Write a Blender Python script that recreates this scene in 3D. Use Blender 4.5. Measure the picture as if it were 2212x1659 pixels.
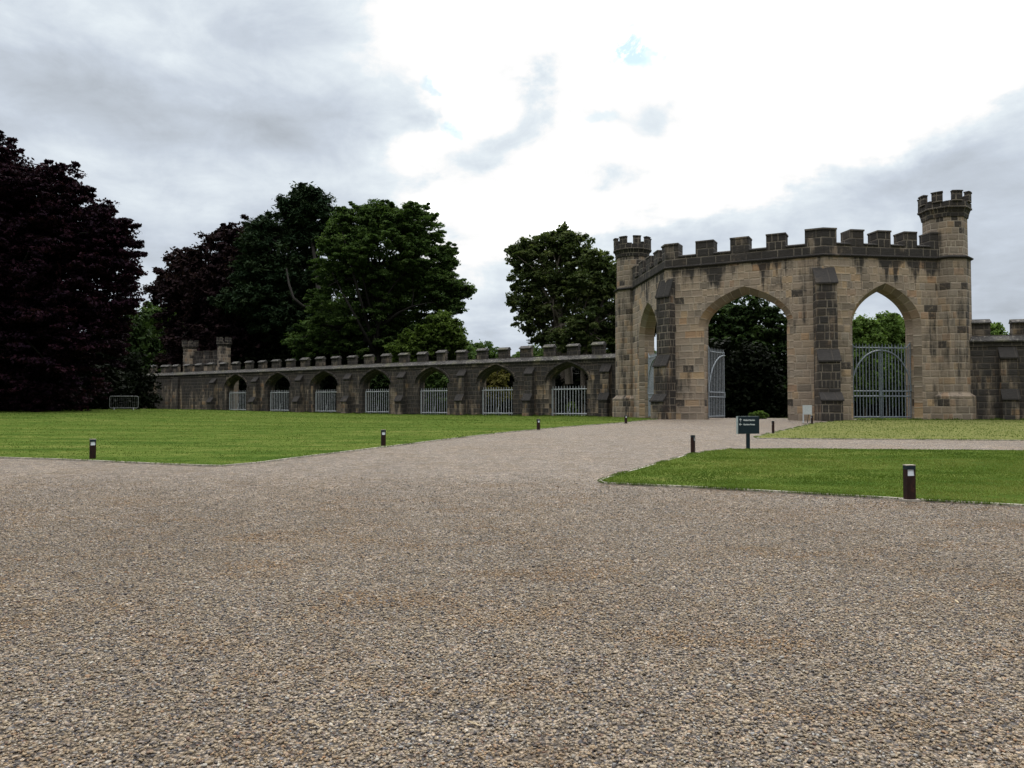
import bpy, bmesh, math, random
import numpy as np
from mathutils import Vector, Matrix

for o in list(bpy.data.objects):
    bpy.data.objects.remove(o)
C = bpy.context.scene.collection
scene = bpy.context.scene
PI = math.pi

# ------------------------------------------------------------------ camera
EYE = 1.6
F_PX, CX, CY = 1671.0, 1106.0, 829.5          # focal length and centre of a 2212 x 1659 frame
PITCH = math.radians(1.73)
cd = bpy.data.cameras.new("camera")
cam = bpy.data.objects.new("camera", cd)
C.objects.link(cam)
cam.location = (0, 0, EYE)
cam.rotation_euler = (PI / 2 + PITCH, 0, 0)
cd.sensor_width = 36.0
cd.lens = 36.0 * F_PX / 2212.0
cd.clip_start = 0.05
cd.clip_end = 3000
scene.camera = cam

scene.view_settings.view_transform = 'Standard'
scene.view_settings.look = 'None'
scene.view_settings.gamma = 1.0
scene.view_settings.exposure = 0.3
scene.cycles.use_denoising = True
scene.cycles.max_bounces = 6
scene.cycles.diffuse_bounces = 3
scene.cycles.transparent_max_bounces = 8

SUN_AZ, SUN_EL = math.radians(14), math.radians(42)


def ray(px, py):
    a = (px - CX) / F_PX
    v = (CY - py) / F_PX
    y = math.cos(PITCH) - v * math.sin(PITCH)
    z = math.sin(PITCH) + v * math.cos(PITCH)
    return a, y, z


def at(px, py, dist):
    a, y, z = ray(px, py)
    return Vector((a / y * dist, dist, EYE + z / y * dist))


# ------------------------------------------------------------------ node helper
class NT:
    def __init__(self, tree):
        self.t = tree
        self.n = tree.nodes
        self.l = tree.links

    def new(self, typ, **kw):
        n = self.n.new(typ)
        for k, v in kw.items():
            setattr(n, k, v)
        return n

    def put(self, sock, val):
        if hasattr(val, 'is_output') or isinstance(val, bpy.types.NodeSocket):
            self.l.new(val, sock)
        elif val is not None:
            if sock.type == 'RGBA' and isinstance(val, (tuple, list)) and len(val) == 3:
                val = (*val, 1)
            sock.default_value = val

    def m(self, op, a, b=None, c=None, clamp=False):
        n = self.new('ShaderNodeMath', operation=op, use_clamp=clamp)
        self.put(n.inputs[0], a)
        if b is not None:
            self.put(n.inputs[1], b)
        if c is not None:
            self.put(n.inputs[2], c)
        return n.outputs[0]

    def mix(self, fac, a, b, blend='MIX'):
        n = self.new('ShaderNodeMix', data_type='RGBA', blend_type=blend)
        n.clamp_factor = True
        self.put(n.inputs[0], fac)
        self.put(n.inputs[6], a)
        self.put(n.inputs[7], b)
        return n.outputs[2]

    def noise(self, vec, scale, detail=3, rough=.55, dist=0.0, col=False, dim='3D'):
        n = self.new('ShaderNodeTexNoise', noise_dimensions=dim)
        self.put(n.inputs['Vector'], vec)
        n.inputs['Scale'].default_value = scale
        n.inputs['Detail'].default_value = detail
        n.inputs['Roughness'].default_value = rough
        n.inputs['Distortion'].default_value = dist
        return n.outputs['Color'] if col else n.outputs[0]

    def ramp(self, fac, stops, interp='LINEAR'):
        n = self.new('ShaderNodeValToRGB')
        n.color_ramp.interpolation = interp
        els = n.color_ramp.elements
        while len(els) < len(stops):
            els.new(0.5)
        for e, (p, c) in zip(els, stops):
            e.position = p
            e.color = (*c, 1) if len(c) == 3 else c
        self.put(n.inputs[0], fac)
        return n.outputs[0]

    def rng(self, v, a, b, c=0.0, d=1.0, smooth=True):
        n = self.new('ShaderNodeMapRange', interpolation_type='SMOOTHSTEP' if smooth else 'LINEAR')
        self.put(n.inputs[0], v)
        for i, x in enumerate((a, b, c, d)):
            n.inputs[i + 1].default_value = x
        return n.outputs[0]

    def vmul(self, v, s):
        n = self.new('ShaderNodeVectorMath', operation='MULTIPLY')
        self.put(n.inputs[0], v)
        n.inputs[1].default_value = s
        return n.outputs[0]

    def comb(self, x, y, z=0.0):
        n = self.new('ShaderNodeCombineXYZ')
        self.put(n.inputs[0], x)
        self.put(n.inputs[1], y)
        self.put(n.inputs[2], z)
        return n.outputs[0]

    def sep(self, v):
        n = self.new('ShaderNodeSeparateXYZ')
        self.put(n.inputs[0], v)
        return n.outputs[0], n.outputs[1], n.outputs[2]


# ------------------------------------------------------------------ sky
def build_world():
    w = bpy.data.worlds.new("World")
    scene.world = w
    w.use_nodes = True
    t = NT(w.node_tree)
    t.n.clear()
    tc = t.new('ShaderNodeTexCoord')
    D = tc.outputs['Generated']
    x, y, z = t.sep(D)
    az0 = t.m('ARCTAN2', x, y)
    el0 = t.m('ARCSINE', z)
    zc = t.m('ADD', t.m('MAXIMUM', z, 0.0), .10)
    cp = t.comb(t.m('DIVIDE', x, zc), t.m('DIVIDE', y, zc), 3.7)
    wn = t.noise(cp, 1.1, 5, .62, col=True)
    wx, wy, wz = t.sep(wn)
    wn2 = t.noise(D, 9.0, 5, .6, col=True)
    vx, vy, vz = t.sep(wn2)
    az = t.m('ADD', az0, t.m('ADD', t.m('MULTIPLY', t.m('SUBTRACT', wx, .5), .14), t.m('MULTIPLY', t.m('SUBTRACT', vx, .5), .13)))
    el = t.m('ADD', el0, t.m('ADD', t.m('MULTIPLY', t.m('SUBTRACT', wy, .5), .07), t.m('MULTIPLY', t.m('SUBTRACT', vy, .5), .07)))

    def sk(px, py):
        a, yy, zz = ray(px, py)
        L = math.sqrt(a * a + yy * yy + zz * zz)
        return math.atan2(a, yy), math.asin(zz / L)

    def blob(px, py, rx, ry, amp, rot=0, fine=False):
        a0, e0 = sk(px, py)
        da = t.m('SUBTRACT', az, a0)
        de = t.m('SUBTRACT', el, e0)
        c, s = math.cos(rot), math.sin(rot)
        u = t.m('ADD', t.m('MULTIPLY', da, c), t.m('MULTIPLY', de, s))
        v = t.m('SUBTRACT', t.m('MULTIPLY', de, c), t.m('MULTIPLY', da, s))
        u = t.m('DIVIDE', u, rx / F_PX)
        v = t.m('DIVIDE', v, ry / F_PX)
        r2 = t.m('ADD', t.m('MULTIPLY', u, u), t.m('MULTIPLY', v, v))
        if fine:
            return t.m('MULTIPLY', t.rng(r2, 1.6, .2), amp)
        return t.m('MULTIPLY', t.m('EXPONENT', t.m('MULTIPLY', r2, -1.0)), amp)

    V = t.m('MULTIPLY', 1.0, .73)
    for b in [(1520, 130, 560, 260, .80, -.05), (1180, 60, 230, 170, .35), (2100, -40, 420, 170, .5, .25),
              (1130, 420, 260, 120, .30), (1300, 640, 420, 80, .10), (620, 640, 420, 60, .16), (1000, 520, 230, 60, .15),
              (380, 100, 260, 110, .10), (120, 60, 200, 80, .12), (500, 370, 200, 60, .12), (150, 330, 110, 40, .06),
              (900, 330, 90, 70, .28), (980, 190, 60, 60, .25),
              (2180, 350, 260, 80, -.10, .3), (1750, 440, 400, 60, -.08, .22), (2190, 620, 160, 120, -.12),
              (330, 240, 180, 60, -.10), (620, 230, 200, 90, -.07), (60, 150, 160, 50, -.08), (700, 60, 300, 60, -.03)]:
        V = t.m('ADD', V, blob(*b))
    det = t.noise(cp, 2.1, 7, .58, .3)
    det2 = t.noise(t.vmul(D, (1, 1, 2.2)), 4.5, 7, .6, .4)
    V = t.m('ADD', V, t.m('MULTIPLY', t.m('SUBTRACT', det, .5), .36))
    V = t.m('ADD', V, t.m('MULTIPLY', t.m('SUBTRACT', det2, .5), .46))
    det3 = t.noise(t.vmul(D, (1, 1, 1.6)), 10.0, 6, .6, .5)
    V = t.m('ADD', V, t.m('MULTIPLY', t.m('SUBTRACT', det3, .5), .36))
    # unseen sky dimmed behind the viewer to darken front faces, brightened overhead for lawns
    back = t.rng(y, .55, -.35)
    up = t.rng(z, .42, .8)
    V = t.m('ADD', V, t.m('MULTIPLY', up, .75))
    # thin cloud in front of the sun is several times brighter than the film can show
    V = t.m('MINIMUM', V, t.m('ADD', 1.17, t.m('MULTIPLY', up, .6)))
    pn = t.rng(t.noise(t.vmul(D, (1, 1, 1.8)), 8.0, 7, .62, .4), .25, .75, .25, 1.45, False)
    patch = None
    for b in [(1150, 165, 85, 70, .52, .4), (1080, 270, 130, 34, .36, .2), (1000, 345, 130, 34, .42, .1), (1310, 372, 105, 38, .42), (1430, 235, 80, 45, .34), (930, 160, 50, 36, .25), (1060, 400, 100, 22, .25),
              (900, 400, 100, 24, .2), (1240, 440, 140, 22, .2), (1180, 510, 180, 26, .2), (1700, 90, 80, 50, .2), (1150, 20, 50, 26, .25), (1280, 245, 70, 26, .25), (2170, 200, 130, 60, .22, .4), (2060, 330, 160, 40, .18, .3),
              (880, 250, 50, 50, .22), (1560, 480, 220, 34, .2, .2), (1350, 300, 200, 60, .14), (1620, 330, 140, 60, .12)]:
        q = blob(*b)
        patch = q if patch is None else t.m('ADD', patch, q)
    V = t.m('SUBTRACT', V, t.m('MULTIPLY', t.m('MULTIPLY', patch, pn), .66))
    V = t.m('ADD', V, t.rng(V, 1.04, 1.17, 0.0, 1.8))
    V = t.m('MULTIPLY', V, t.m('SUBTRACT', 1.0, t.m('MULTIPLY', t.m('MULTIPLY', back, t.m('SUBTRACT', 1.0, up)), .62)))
    V = t.m('MAXIMUM', V, .28)
    V = t.m('MINIMUM', V, 3.6)
    tint = t.ramp(V, [(0.0, (.78, .875, 1.0)), (.55, (.82, .90, 1.0)), (.75, (.80, .885, 1.0)), (.93, (.87, .945, 1.0)), (1.0, (1, 1, 1))])
    vv = t.new('ShaderNodeVectorMath', operation='SCALE')
    t.put(vv.inputs[0], tint)
    t.put(vv.inputs[3], t.m('MULTIPLY', V, 8.0))
    sky = t.new('ShaderNodeTexSky', sky_type='NISHITA')
    sky.sun_disc = False
    sky.sun_elevation = SUN_EL
    sky.sun_rotation = SUN_AZ
    sky.air_density = 1.3
    sky.dust_density = 2.0
    hole = blob(1400, 78, 66, 52, 1.0, -.5, True)
    for b in [(1360, 115, 26, 14, .9, .3, True), (940, 268, 26, 20, .7, 0, True), (930, 165, 20, 14, .6, 0, True), (1280, 245, 30, 10, .35, 0, True)]:
        hole = t.m('MAXIMUM', hole, blob(*b))
    hole = t.m('MULTIPLY', hole, t.rng(t.noise(D, 26.0, 5, .65, .5), .30, .52, .25, .97))
    skyb = t.mix(1.0, sky.outputs[0], (1.0, 1.0, 1.0), 'MULTIPLY')
    blue = t.mix(.95, skyb, (4.9, 6.7, 7.6))
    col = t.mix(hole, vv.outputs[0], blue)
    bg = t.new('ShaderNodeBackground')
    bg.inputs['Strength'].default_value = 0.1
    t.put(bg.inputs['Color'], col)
    out = t.new('ShaderNodeOutputWorld')
    t.l.new(bg.outputs[0], out.inputs['Surface'])


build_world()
w_ = scene.world
w_.cycles.sampling_method = 'MANUAL'
w_.cycles.sample_map_resolution = 512

sl = bpy.data.lights.new("sun", 'SUN')
sl.energy = 1.1
sl.angle = math.radians(32)
sl.color = (1.0, .96, .90)
sun = bpy.data.objects.new("sun", sl)
C.objects.link(sun)
sd = Vector((math.sin(SUN_AZ) * math.cos(SUN_EL), math.cos(SUN_AZ) * math.cos(SUN_EL), math.sin(SUN_EL)))
sun.rotation_euler = sd.to_track_quat('Z', 'Y').to_euler()
sun.location = sd * 120


# ------------------------------------------------------------------ materials
def mat(name):
    m = bpy.data.materials.new(name)
    m.use_nodes = True
    t = NT(m.node_tree)
    t.n.clear()
    out = t.new('ShaderNodeOutputMaterial')
    p = t.new('ShaderNodeBsdfPrincipled')
    t.l.new(p.outputs[0], out.inputs[0])
    p.inputs['Specular IOR Level'].default_value = .25
    return m, t, p, out


def bump(t, p, h, strength, dist):
    b = t.new('ShaderNodeBump')
    b.inputs['Strength'].default_value = strength
    b.inputs['Distance'].default_value = dist
    t.put(b.inputs['Height'], h)
    t.l.new(b.outputs[0], p.inputs['Normal'])


def stone_mat(name, rowh=.62, w0=.8, w1=.75, soot=.3, blocksoot=.1, warm=.5, seed=0.0, mortar=.8, lum=1.0, streak=.5, mw=.030, crust=None):
    m, t, p, out = mat(name)
    uv = t.new('ShaderNodeUVMap').outputs[0]
    u, v, _ = t.sep(uv)
    geo = t.new('ShaderNodeNewGeometry').outputs['Position']
    row = t.m('FLOOR', t.m('DIVIDE', v, rowh))
    rn = t.new('ShaderNodeTexWhiteNoise', noise_dimensions='1D')
    t.put(rn.inputs['W'], t.m('ADD', row, seed))
    w = t.m('ADD', t.m('MULTIPLY', rn.outputs[0], w1), w0)
    uu = t.m('ADD', t.m('DIVIDE', u, w), t.m('MULTIPLY', rn.outputs[0], 37.3))
    col = t.m('FLOOR', uu)
    bn = t.new('ShaderNodeTexWhiteNoise', noise_dimensions='2D')
    t.put(bn.inputs['Vector'], t.comb(row, col, 0))
    r1 = bn.outputs[0]
    c1, c2, c3 = t.sep(bn.outputs[1])
    # some blocks are split once more
    fu = t.m('FRACT', uu)
    split = t.m('GREATER_THAN', c2, .72)
    fu2 = t.m('FRACT', t.m('MULTIPLY', fu, 2.0))
    half = t.m('MULTIPLY', t.m('FLOOR', t.m('MULTIPLY', fu, 2.0)), split)
    bn2 = t.new('ShaderNodeTexWhiteNoise', noise_dimensions='3D')
    t.put(bn2.inputs['Vector'], t.comb(row, col, t.m('ADD', half, seed)))
    r2 = bn2.outputs[0]
    wob = t.m('MULTIPLY', t.m('SUBTRACT', t.noise(geo, 3.0, 3), .5), .035)
    eu1 = t.m('MULTIPLY', t.m('MINIMUM', fu, t.m('SUBTRACT', 1.0, fu)), w)
    eu2 = t.m('ADD', t.m('MULTIPLY', t.m('MULTIPLY', t.m('MINIMUM', fu2, t.m('SUBTRACT', 1.0, fu2)), w), .5), t.m('MULTIPLY', t.m('SUBTRACT', 1.0, split), 5.0))
    fv = t.m('FRACT', t.m('DIVIDE', v, rowh))
    ev = t.m('MULTIPLY', t.m('MINIMUM', fv, t.m('SUBTRACT', 1.0, fv)), rowh)
    e = t.m('ADD', t.m('MINIMUM', t.m('MINIMUM', eu1, eu2), ev), wob)
    joint = t.rng(e, mw + .012, mw - .008)
    edge = t.rng(e, .0, .11)
    L = lum
    base = t.ramp(r2, [(0.0, (.10 * L, .085 * L, .068 * L)), (.22, (.205 * L, .162 * L, .122 * L)), (.45, (.26 * L, .205 * L, .155 * L)),
                       (.62, (.30 * L, .225 * L, .15 * L)), (.80, (.23 * L, .20 * L, .165 * L)), (.90, (.30 * L, .17 * L, .09 * L)), (.97, (.36 * L, .25 * L, .14 * L))])
    grey = t.mix(.6, base, (.205 * L, .172 * L, .14 * L))
    big = t.noise(geo, .22, 4, .6)
    base = t.mix(t.rng(big, .35 + (.5 - warm) * .3, .65 + (.5 - warm) * .3), grey, base)
    fine = t.noise(geo, 5.0, 6, .65)
    lay = t.noise(t.vmul(geo, (1.2, 1.2, 6.0)), 2.2, 5, .65)
    base = t.mix(t.rng(fine, .3, .75, 0, .45), base, t.mix(.5, base, (.05, .042, .035)))
    base = t.mix(t.rng(lay, .52, .8, 0, .4), base, (.33 * L, .26 * L, .18 * L))
    base = t.mix(.24, base, (.235 * L, .19 * L, .142 * L))
    # mortar
    mcol = t.mix(t.noise(geo, 1.3, 3), (.48 * L, .42 * L, .34 * L), (.22 * L, .19 * L, .15 * L))
    mfac = t.m('MULTIPLY', joint, t.rng(t.noise(geo, .7, 3), .30, .60, .15, mortar))
    base = t.mix(mfac, base, mcol)
    # soot crust and rain streaks
    s1 = t.noise(geo, .42, 6, .62)
    s2 = t.noise(t.vmul(geo, (1.6, 1.6, .16)), 1.0, 5, .6)
    ss_ = t.m('ADD', t.m('MULTIPLY', s1, 1.0 - streak), t.m('MULTIPLY', s2, streak))
    th = .70 - soot * .42
    if crust:
        # black crust washed down from the ledge in ragged tongues
        gz = t.sep(geo)[2]
        run = t.noise(t.vmul(geo, (1.3, 1.3, .10)), 1.0, 4, .6)
        ss_ = t.m('ADD', ss_, t.m('MULTIPLY', t.rng(t.m('ADD', gz, t.m('MULTIPLY', t.m('SUBTRACT', run, .5), 7.0)), crust[0], crust[1]), .14))
    smask = t.rng(ss_, th - .05, th + .07)
    bs = t.m('LESS_THAN', r1, blocksoot)
    smask = t.m('MAXIMUM', smask, t.m('MULTIPLY', bs, t.rng(fine, .3, .5, .4, .95)))
    smask = t.m('MULTIPLY', smask, t.m('SUBTRACT', 1.0, t.m('MULTIPLY', mfac, .75)))
    sc = t.mix(fine, (.012, .012, .013), (.042, .039, .037))
    base = t.mix(t.m('MULTIPLY', smask, .93), base, sc)
    t.put(p.inputs['Base Color'], base)
    p.inputs['Roughness'].default_value = .92
    h = t.m('ADD', t.m('MULTIPLY', edge, .55), t.m('ADD', t.m('MULTIPLY', fine, .55), t.m('ADD', t.m('MULTIPLY', r2, .35), t.m('MULTIPLY', lay, .7))))
    bump(t, p, h, .9, .05)
    return m


M = {}
M['stone'] = stone_mat('ashlar_sandstone', rowh=.56, w0=.65, w1=.6, soot=.30, blocksoot=.02, warm=.55, seed=3.0, streak=.45, mortar=.42, mw=.024, lum=1.2, crust=(11.2, 13.6))
M['stone_tower'] = stone_mat('ashlar_tower', rowh=.56, w0=.65, w1=.5, soot=.34, blocksoot=.03, warm=.35, seed=11.0, streak=.6, lum=1.06, mortar=.6, mw=.024)
M['parapet'] = stone_mat('sooty_parapet', rowh=.66, w0=.8, w1=.5, soot=.70, blocksoot=.5, warm=.3, seed=5.0, mortar=.72, streak=.45, lum=.85)
M['turret'] = stone_mat('turret_ashlar', rowh=.5, w0=.5, w1=.4, soot=.30, blocksoot=.14, warm=.5, seed=8.0, mortar=.8, streak=.5)
M['crown'] = stone_mat('turret_crown', rowh=.45, w0=.5, w1=.4, soot=.74, blocksoot=.45, warm=.4, seed=9.0, mortar=.8, streak=.3, lum=.8)
M['buttress'] = stone_mat('buttress_ashlar', rowh=.6, w0=.55, w1=.4, soot=.60, blocksoot=.30, warm=.5, seed=15.0, mortar=.8, streak=.5, lum=.85)
M['voussoir'] = stone_mat('arch_voussoir', rowh=5.0, w0=.75, w1=.05, soot=.10, blocksoot=.0, warm=.9, seed=2.0, mortar=.8, streak=.3, lum=1.05)
M['arcade'] = stone_mat('arcade_stone', rowh=.5, w0=.6, w1=.5, soot=.58, blocksoot=.16, warm=1.25, seed=21.0, mortar=.35, streak=.6, lum=.82, crust=(4.2, 6.4))
M['arcade_top'] = stone_mat('arcade_parapet_stone', rowh=.45, w0=.6, w1=.5, soot=.62, blocksoot=.25, warm=.2, seed=24.0, mortar=.5, streak=.2, lum=.62)
M['slab'] = stone_mat('weathering_slab', rowh=30.0, w0=1.2, w1=.5, soot=.85, blocksoot=.0, warm=.1, seed=31.0, mortar=.3, streak=.1, lum=.45)


def ledge_mat():
    m, t, p, out = mat('ledge_slates')
    geo = t.new('ShaderNodeNewGeometry').outputs['Position']
    n1 = t.noise(geo, 2.5, 6, .7)
    n2 = t.noise(t.vmul(geo, (1, 1, 5)), 7, 4, .7)
    lich = t.rng(t.noise(geo, 5, 4, .7), .56, .66)
    c = t.mix(n1, (.016, .015, .016), (.095, .089, .083))
    c = t.mix(t.m('MULTIPLY', lich, .7), c, (.34, .32, .27))
    c = t.mix(t.rng(t.noise(geo, .6, 3), .5, .7, 0, .5), c, (.12, .12, .06))
    t.put(p.inputs['Base Color'], c)
    p.inputs['Roughness'].default_value = .8
    bump(t, p, t.m('ADD', n1, n2), 1.0, .08)
    return m


M['ledge'] = ledge_mat()


def paint_mat(name, col, rough=.5, var=.25, metal=0.0):
    m, t, p, out = mat(name)
    geo = t.new('ShaderNodeNewGeometry').outputs['Position']
    n = t.noise(geo, 9.0, 5, .65)
    dark = tuple(x * (1 - var) for x in col)
    lite = tuple(min(1, x * (1 + var)) for x in col)
    t.put(p.inputs['Base Color'], t.mix(t.rng(n, .3, .7), dark, lite))
    p.inputs['Roughness'].default_value = rough
    p.inputs['Metallic'].default_value = metal
    bump(t, p, n, .25, .01)
    return m


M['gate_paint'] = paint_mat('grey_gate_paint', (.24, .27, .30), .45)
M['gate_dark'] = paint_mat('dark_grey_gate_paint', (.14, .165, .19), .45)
M['rail_paint'] = paint_mat('pale_railing_paint', (.36, .38, .40), .5)
M['galv'] = paint_mat('galvanised_steel', (.20, .205, .21), .55, .15, .1)
M['bark'] = paint_mat('grey_bark', (.085, .072, .06), .95, .45)
M['bark_dark'] = paint_mat('dark_bark', (.016, .014, .012), .95, .45)
M['bark_pale'] = paint_mat('pale_bark', (.13, .11, .09), .95, .35)
M['sign_dark'] = paint_mat('dark_slate_paint', (.010, .020, .028), .45, .1)
M['sign_edge'] = paint_mat('sign_edge_metal', (.30, .36, .36), .4, .1)
M['sign_text'] = paint_mat('white_lettering', (.72, .75, .76), .5, .02)
M['info_white'] = paint_mat('grey_white_board', (.42, .45, .47), .45, .08)
M['edging'] = paint_mat('pale_steel_edging', (.40, .36, .31), .7, .4)
M['lamp_white'] = paint_mat('lamp_diffuser', (.62, .68, .72), .35, .08)
M['concrete'] = paint_mat('pale_concrete', (.30, .27, .23), .9, .3)


def rust_mat():
    m, t, p, out = mat('weathered_steel')
    geo = t.new('ShaderNodeNewGeometry').outputs['Position']
    n = t.noise(t.vmul(geo, (1, 1, .5)), 14, 6, .7)
    c = t.ramp(n, [(.3, (.009, .005, .004)), (.55, (.022, .009, .007)), (.75, (.055, .020, .012))])
    t.put(p.inputs['Base Color'], c)
    p.inputs['Roughness'].default_value = .85
    bump(t, p, n, .4, .01)
    return m


M['rust'] = rust_mat()


def leaf_mat(name, ca, cb, cc, rough=.55, trans=.35):
    m, t, p, out = mat(name)
    a = t.new('ShaderNodeAttribute', attribute_name='tint')
    f = a.outputs['Fac']
    geo = t.new('ShaderNodeNewGeometry').outputs['Position']
    n = t.noise(geo, .35, 3, .6)
    c = t.ramp(t.m('ADD', t.m('MULTIPLY', f, .7), t.m('MULTIPLY', n, .3)), [(.1, ca), (.5, cb), (.9, cc)])
    t.put(p.inputs['Base Color'], c)
    p.inputs['Roughness'].default_value = rough
    p.inputs['Specular IOR Level'].default_value = .02
    tr = t.new('ShaderNodeBsdfTranslucent')
    t.put(tr.inputs['Color'], t.mix(1.0, c, (1.0, 1.1, .6), 'MULTIPLY'))
    ms = t.new('ShaderNodeMixShader')
    ms.inputs[0].default_value = trans
    t.l.new(p.outputs[0], ms.inputs[1])
    t.l.new(tr.outputs[0], ms.inputs[2])
    t.l.new(ms.outputs[0], out.inputs[0])
    return m


M['leaf_copper'] = leaf_mat('copper_leaves', (0.0068, 0.0043, 0.0086), (0.0168, 0.0077, 0.0134), (0.0422, 0.0156, 0.0230), trans=.2)
M['leaf_copper2'] = leaf_mat('dull_copper_leaves', (0.0096, 0.0068, 0.0088), (0.0225, 0.0135, 0.0160), (0.0442, 0.0254, 0.0249), trans=.2)
M['leaf_green'] = leaf_mat('mid_green_leaves', (0.0243, 0.0439, 0.0133), (0.0580, 0.0976, 0.0294), (0.1149, 0.1646, 0.0480))
M['leaf_olive'] = leaf_mat('olive_green_leaves', (0.0270, 0.0428, 0.0156), (0.0631, 0.0856, 0.0314), (0.1277, 0.1452, 0.0549))
M['leaf_pine'] = leaf_mat('blue_green_needles', (0.0096, 0.0205, 0.0116), (0.0229, 0.0410, 0.0196), (0.0460, 0.0666, 0.0302), trans=.1)
M['leaf_dark'] = leaf_mat('dark_green_leaves', (0.0018, 0.0031, 0.0015), (0.0040, 0.0062, 0.0027), (0.0088, 0.0123, 0.0046), trans=.15)
M['leaf_yew'] = leaf_mat('yew_leaves', (0.0078, 0.0147, 0.0054), (0.0221, 0.0392, 0.0130), (0.0584, 0.0918, 0.0270), trans=.2)
M['leaf_lime'] = leaf_mat('lime_green_leaves', (0.0292, 0.0488, 0.0117), (0.0634, 0.0975, 0.0215), (0.1170, 0.1658, 0.0341))
M['leaf_gold'] = leaf_mat('golden_leaves', (0.0640, 0.0640, 0.0160), (0.1280, 0.1200, 0.0360), (0.2080, 0.1840, 0.0640))
M['leaf_fresh'] = leaf_mat('fresh_green_leaves', (0.0378, 0.0692, 0.0176), (0.0946, 0.1512, 0.0378), (0.1764, 0.2520, 0.0756))
M['grass_blade'] = leaf_mat('grass_blades', (.042, .078, .015), (.098, .142, .028), (.20, .212, .066), rough=.6, trans=.3)


def lawn_mat(name, dry=0.0):
    m, t, p, out = mat(name)
    geo = t.new('ShaderNodeNewGeometry').outputs['Position']
    n1 = t.noise(t.vmul(geo, (.13, .85, 1)), 1.0, 5, .65)
    n2 = t.noise(geo, 1.7, 5, .65)
    n3 = t.noise(geo, 22, 4, .75)
    c = t.ramp(t.m('ADD', t.m('MULTIPLY', n1, .6), t.m('MULTIPLY', n2, .4)),
               [(.32, (.022, .045, .009)), (.44, (.043, .074, .014)), (.54, (.080, .108, .024)), (.66, (.145, .146, .046))])
    if dry:
        c = t.mix(dry, c, t.mix(t.noise(geo, .8, 4, .7), (.14, .135, .055), (.30, .255, .125)))
    c = t.mix(t.rng(n3, .35, .7, 0, .35), c, t.mix(.6, c, (.02, .04, .008)))
    t.put(p.inputs['Base Color'], c)
    p.inputs['Roughness'].default_value = .9
    p.inputs['Specular IOR Level'].default_value = 0.0
    bump(t, p, t.m('ADD', t.m('MULTIPLY', n3, .4), n2), .5, .05)
    return m


M['lawn'] = lawn_mat('mown_grass')
M['lawn_dry'] = lawn_mat('dry_mown_grass', .42)
M['rough'] = lawn_mat('rough_grass')


def gravel_mat():
    m, t, p, out = mat('gravel')
    geo = t.new('ShaderNodeNewGeometry').outputs['Position']
    warp = t.noise(geo, 18, 2, .5, col=True)
    wv = t.new('ShaderNodeVectorMath', operation='MULTIPLY_ADD')
    t.put(wv.inputs[0], warp)
    wv.inputs[1].default_value = (.02, .02, 0)
    t.put(wv.inputs[2], geo)
    g = wv.outputs[0]

    def vor(scale, feat='F1'):
        v = t.new('ShaderNodeTexVoronoi', feature=feat)
        t.put(v.inputs['Vector'], g)
        v.inputs['Scale'].default_value = scale
        return v
    v1 = vor(48)
    v2 = vor(12)
    r, gg, b = t.sep(v1.outputs['Color'])
    r2, g2, b2 = t.sep(v2.outputs['Color'])
    pal = [(.0, (.07, .07, .085)), (.15, (.15, .15, .17)), (.35, (.33, .28, .225)), (.6, (.46, .40, .33)), (.78, (.38, .29, .20)), (.9, (.55, .50, .44)), (1.0, (.20, .12, .09))]
    c = t.ramp(r, pal)
    # coarser mottling keeps grain alive where single stones fall below a pixel
    k = t.m('ADD', .70, t.m('MULTIPLY', g2, .6))
    vv = t.new('ShaderNodeVectorMath', operation='SCALE')
    t.put(vv.inputs[0], c)
    t.put(vv.inputs[3], k)
    c = vv.outputs[0]
    v3 = vor(4.5)
    r3, g3, b3 = t.sep(v3.outputs['Color'])
    vw = t.new('ShaderNodeVectorMath', operation='SCALE')
    t.put(vw.inputs[0], c)
    t.put(vw.inputs[3], t.m('ADD', .88, t.m('MULTIPLY', g3, .24)))
    c = vw.outputs[0]
    n1 = t.noise(t.vmul(geo, (1, .6, 1)), .45, 4, .6)
    n2 = t.noise(geo, 2.2, 5, .65)
    c = t.mix(t.rng(n1, .42, .72, 0, .35), c, t.mix(1.0, c, (1.0, .86, .66), 'MULTIPLY'))
    c = t.mix(t.rng(n2, .48, .68, 0, .55), c, (.24, .175, .105))
    pd = t.noise(t.vmul(geo, (1.0, .35, 1)), .55, 3, .6)
    c = t.mix(t.rng(pd, .42, .60, .0, .25), c, t.mix(1.0, c, (.7, .68, .66), 'MULTIPLY'))
    gap = t.rng(v1.outputs['Distance'], .012, .020)
    gapn = t.m('MULTIPLY', t.rng(v1.outputs['Distance'], .35, .75), .8)
    c = t.mix(gapn, c, (.03, .025, .02))
    c = t.mix(1.0, c, (.84, .815, .775), 'MULTIPLY')
    t.put(p.inputs['Base Color'], c)
    p.inputs['Roughness'].default_value = .8
    h = t.m('SUBTRACT', t.m('MULTIPLY', b2, .6), v1.outputs['Distance'])
    bump(t, p, h, 1.0, .03)
    return m


M['gravel'] = gravel_mat()


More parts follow.
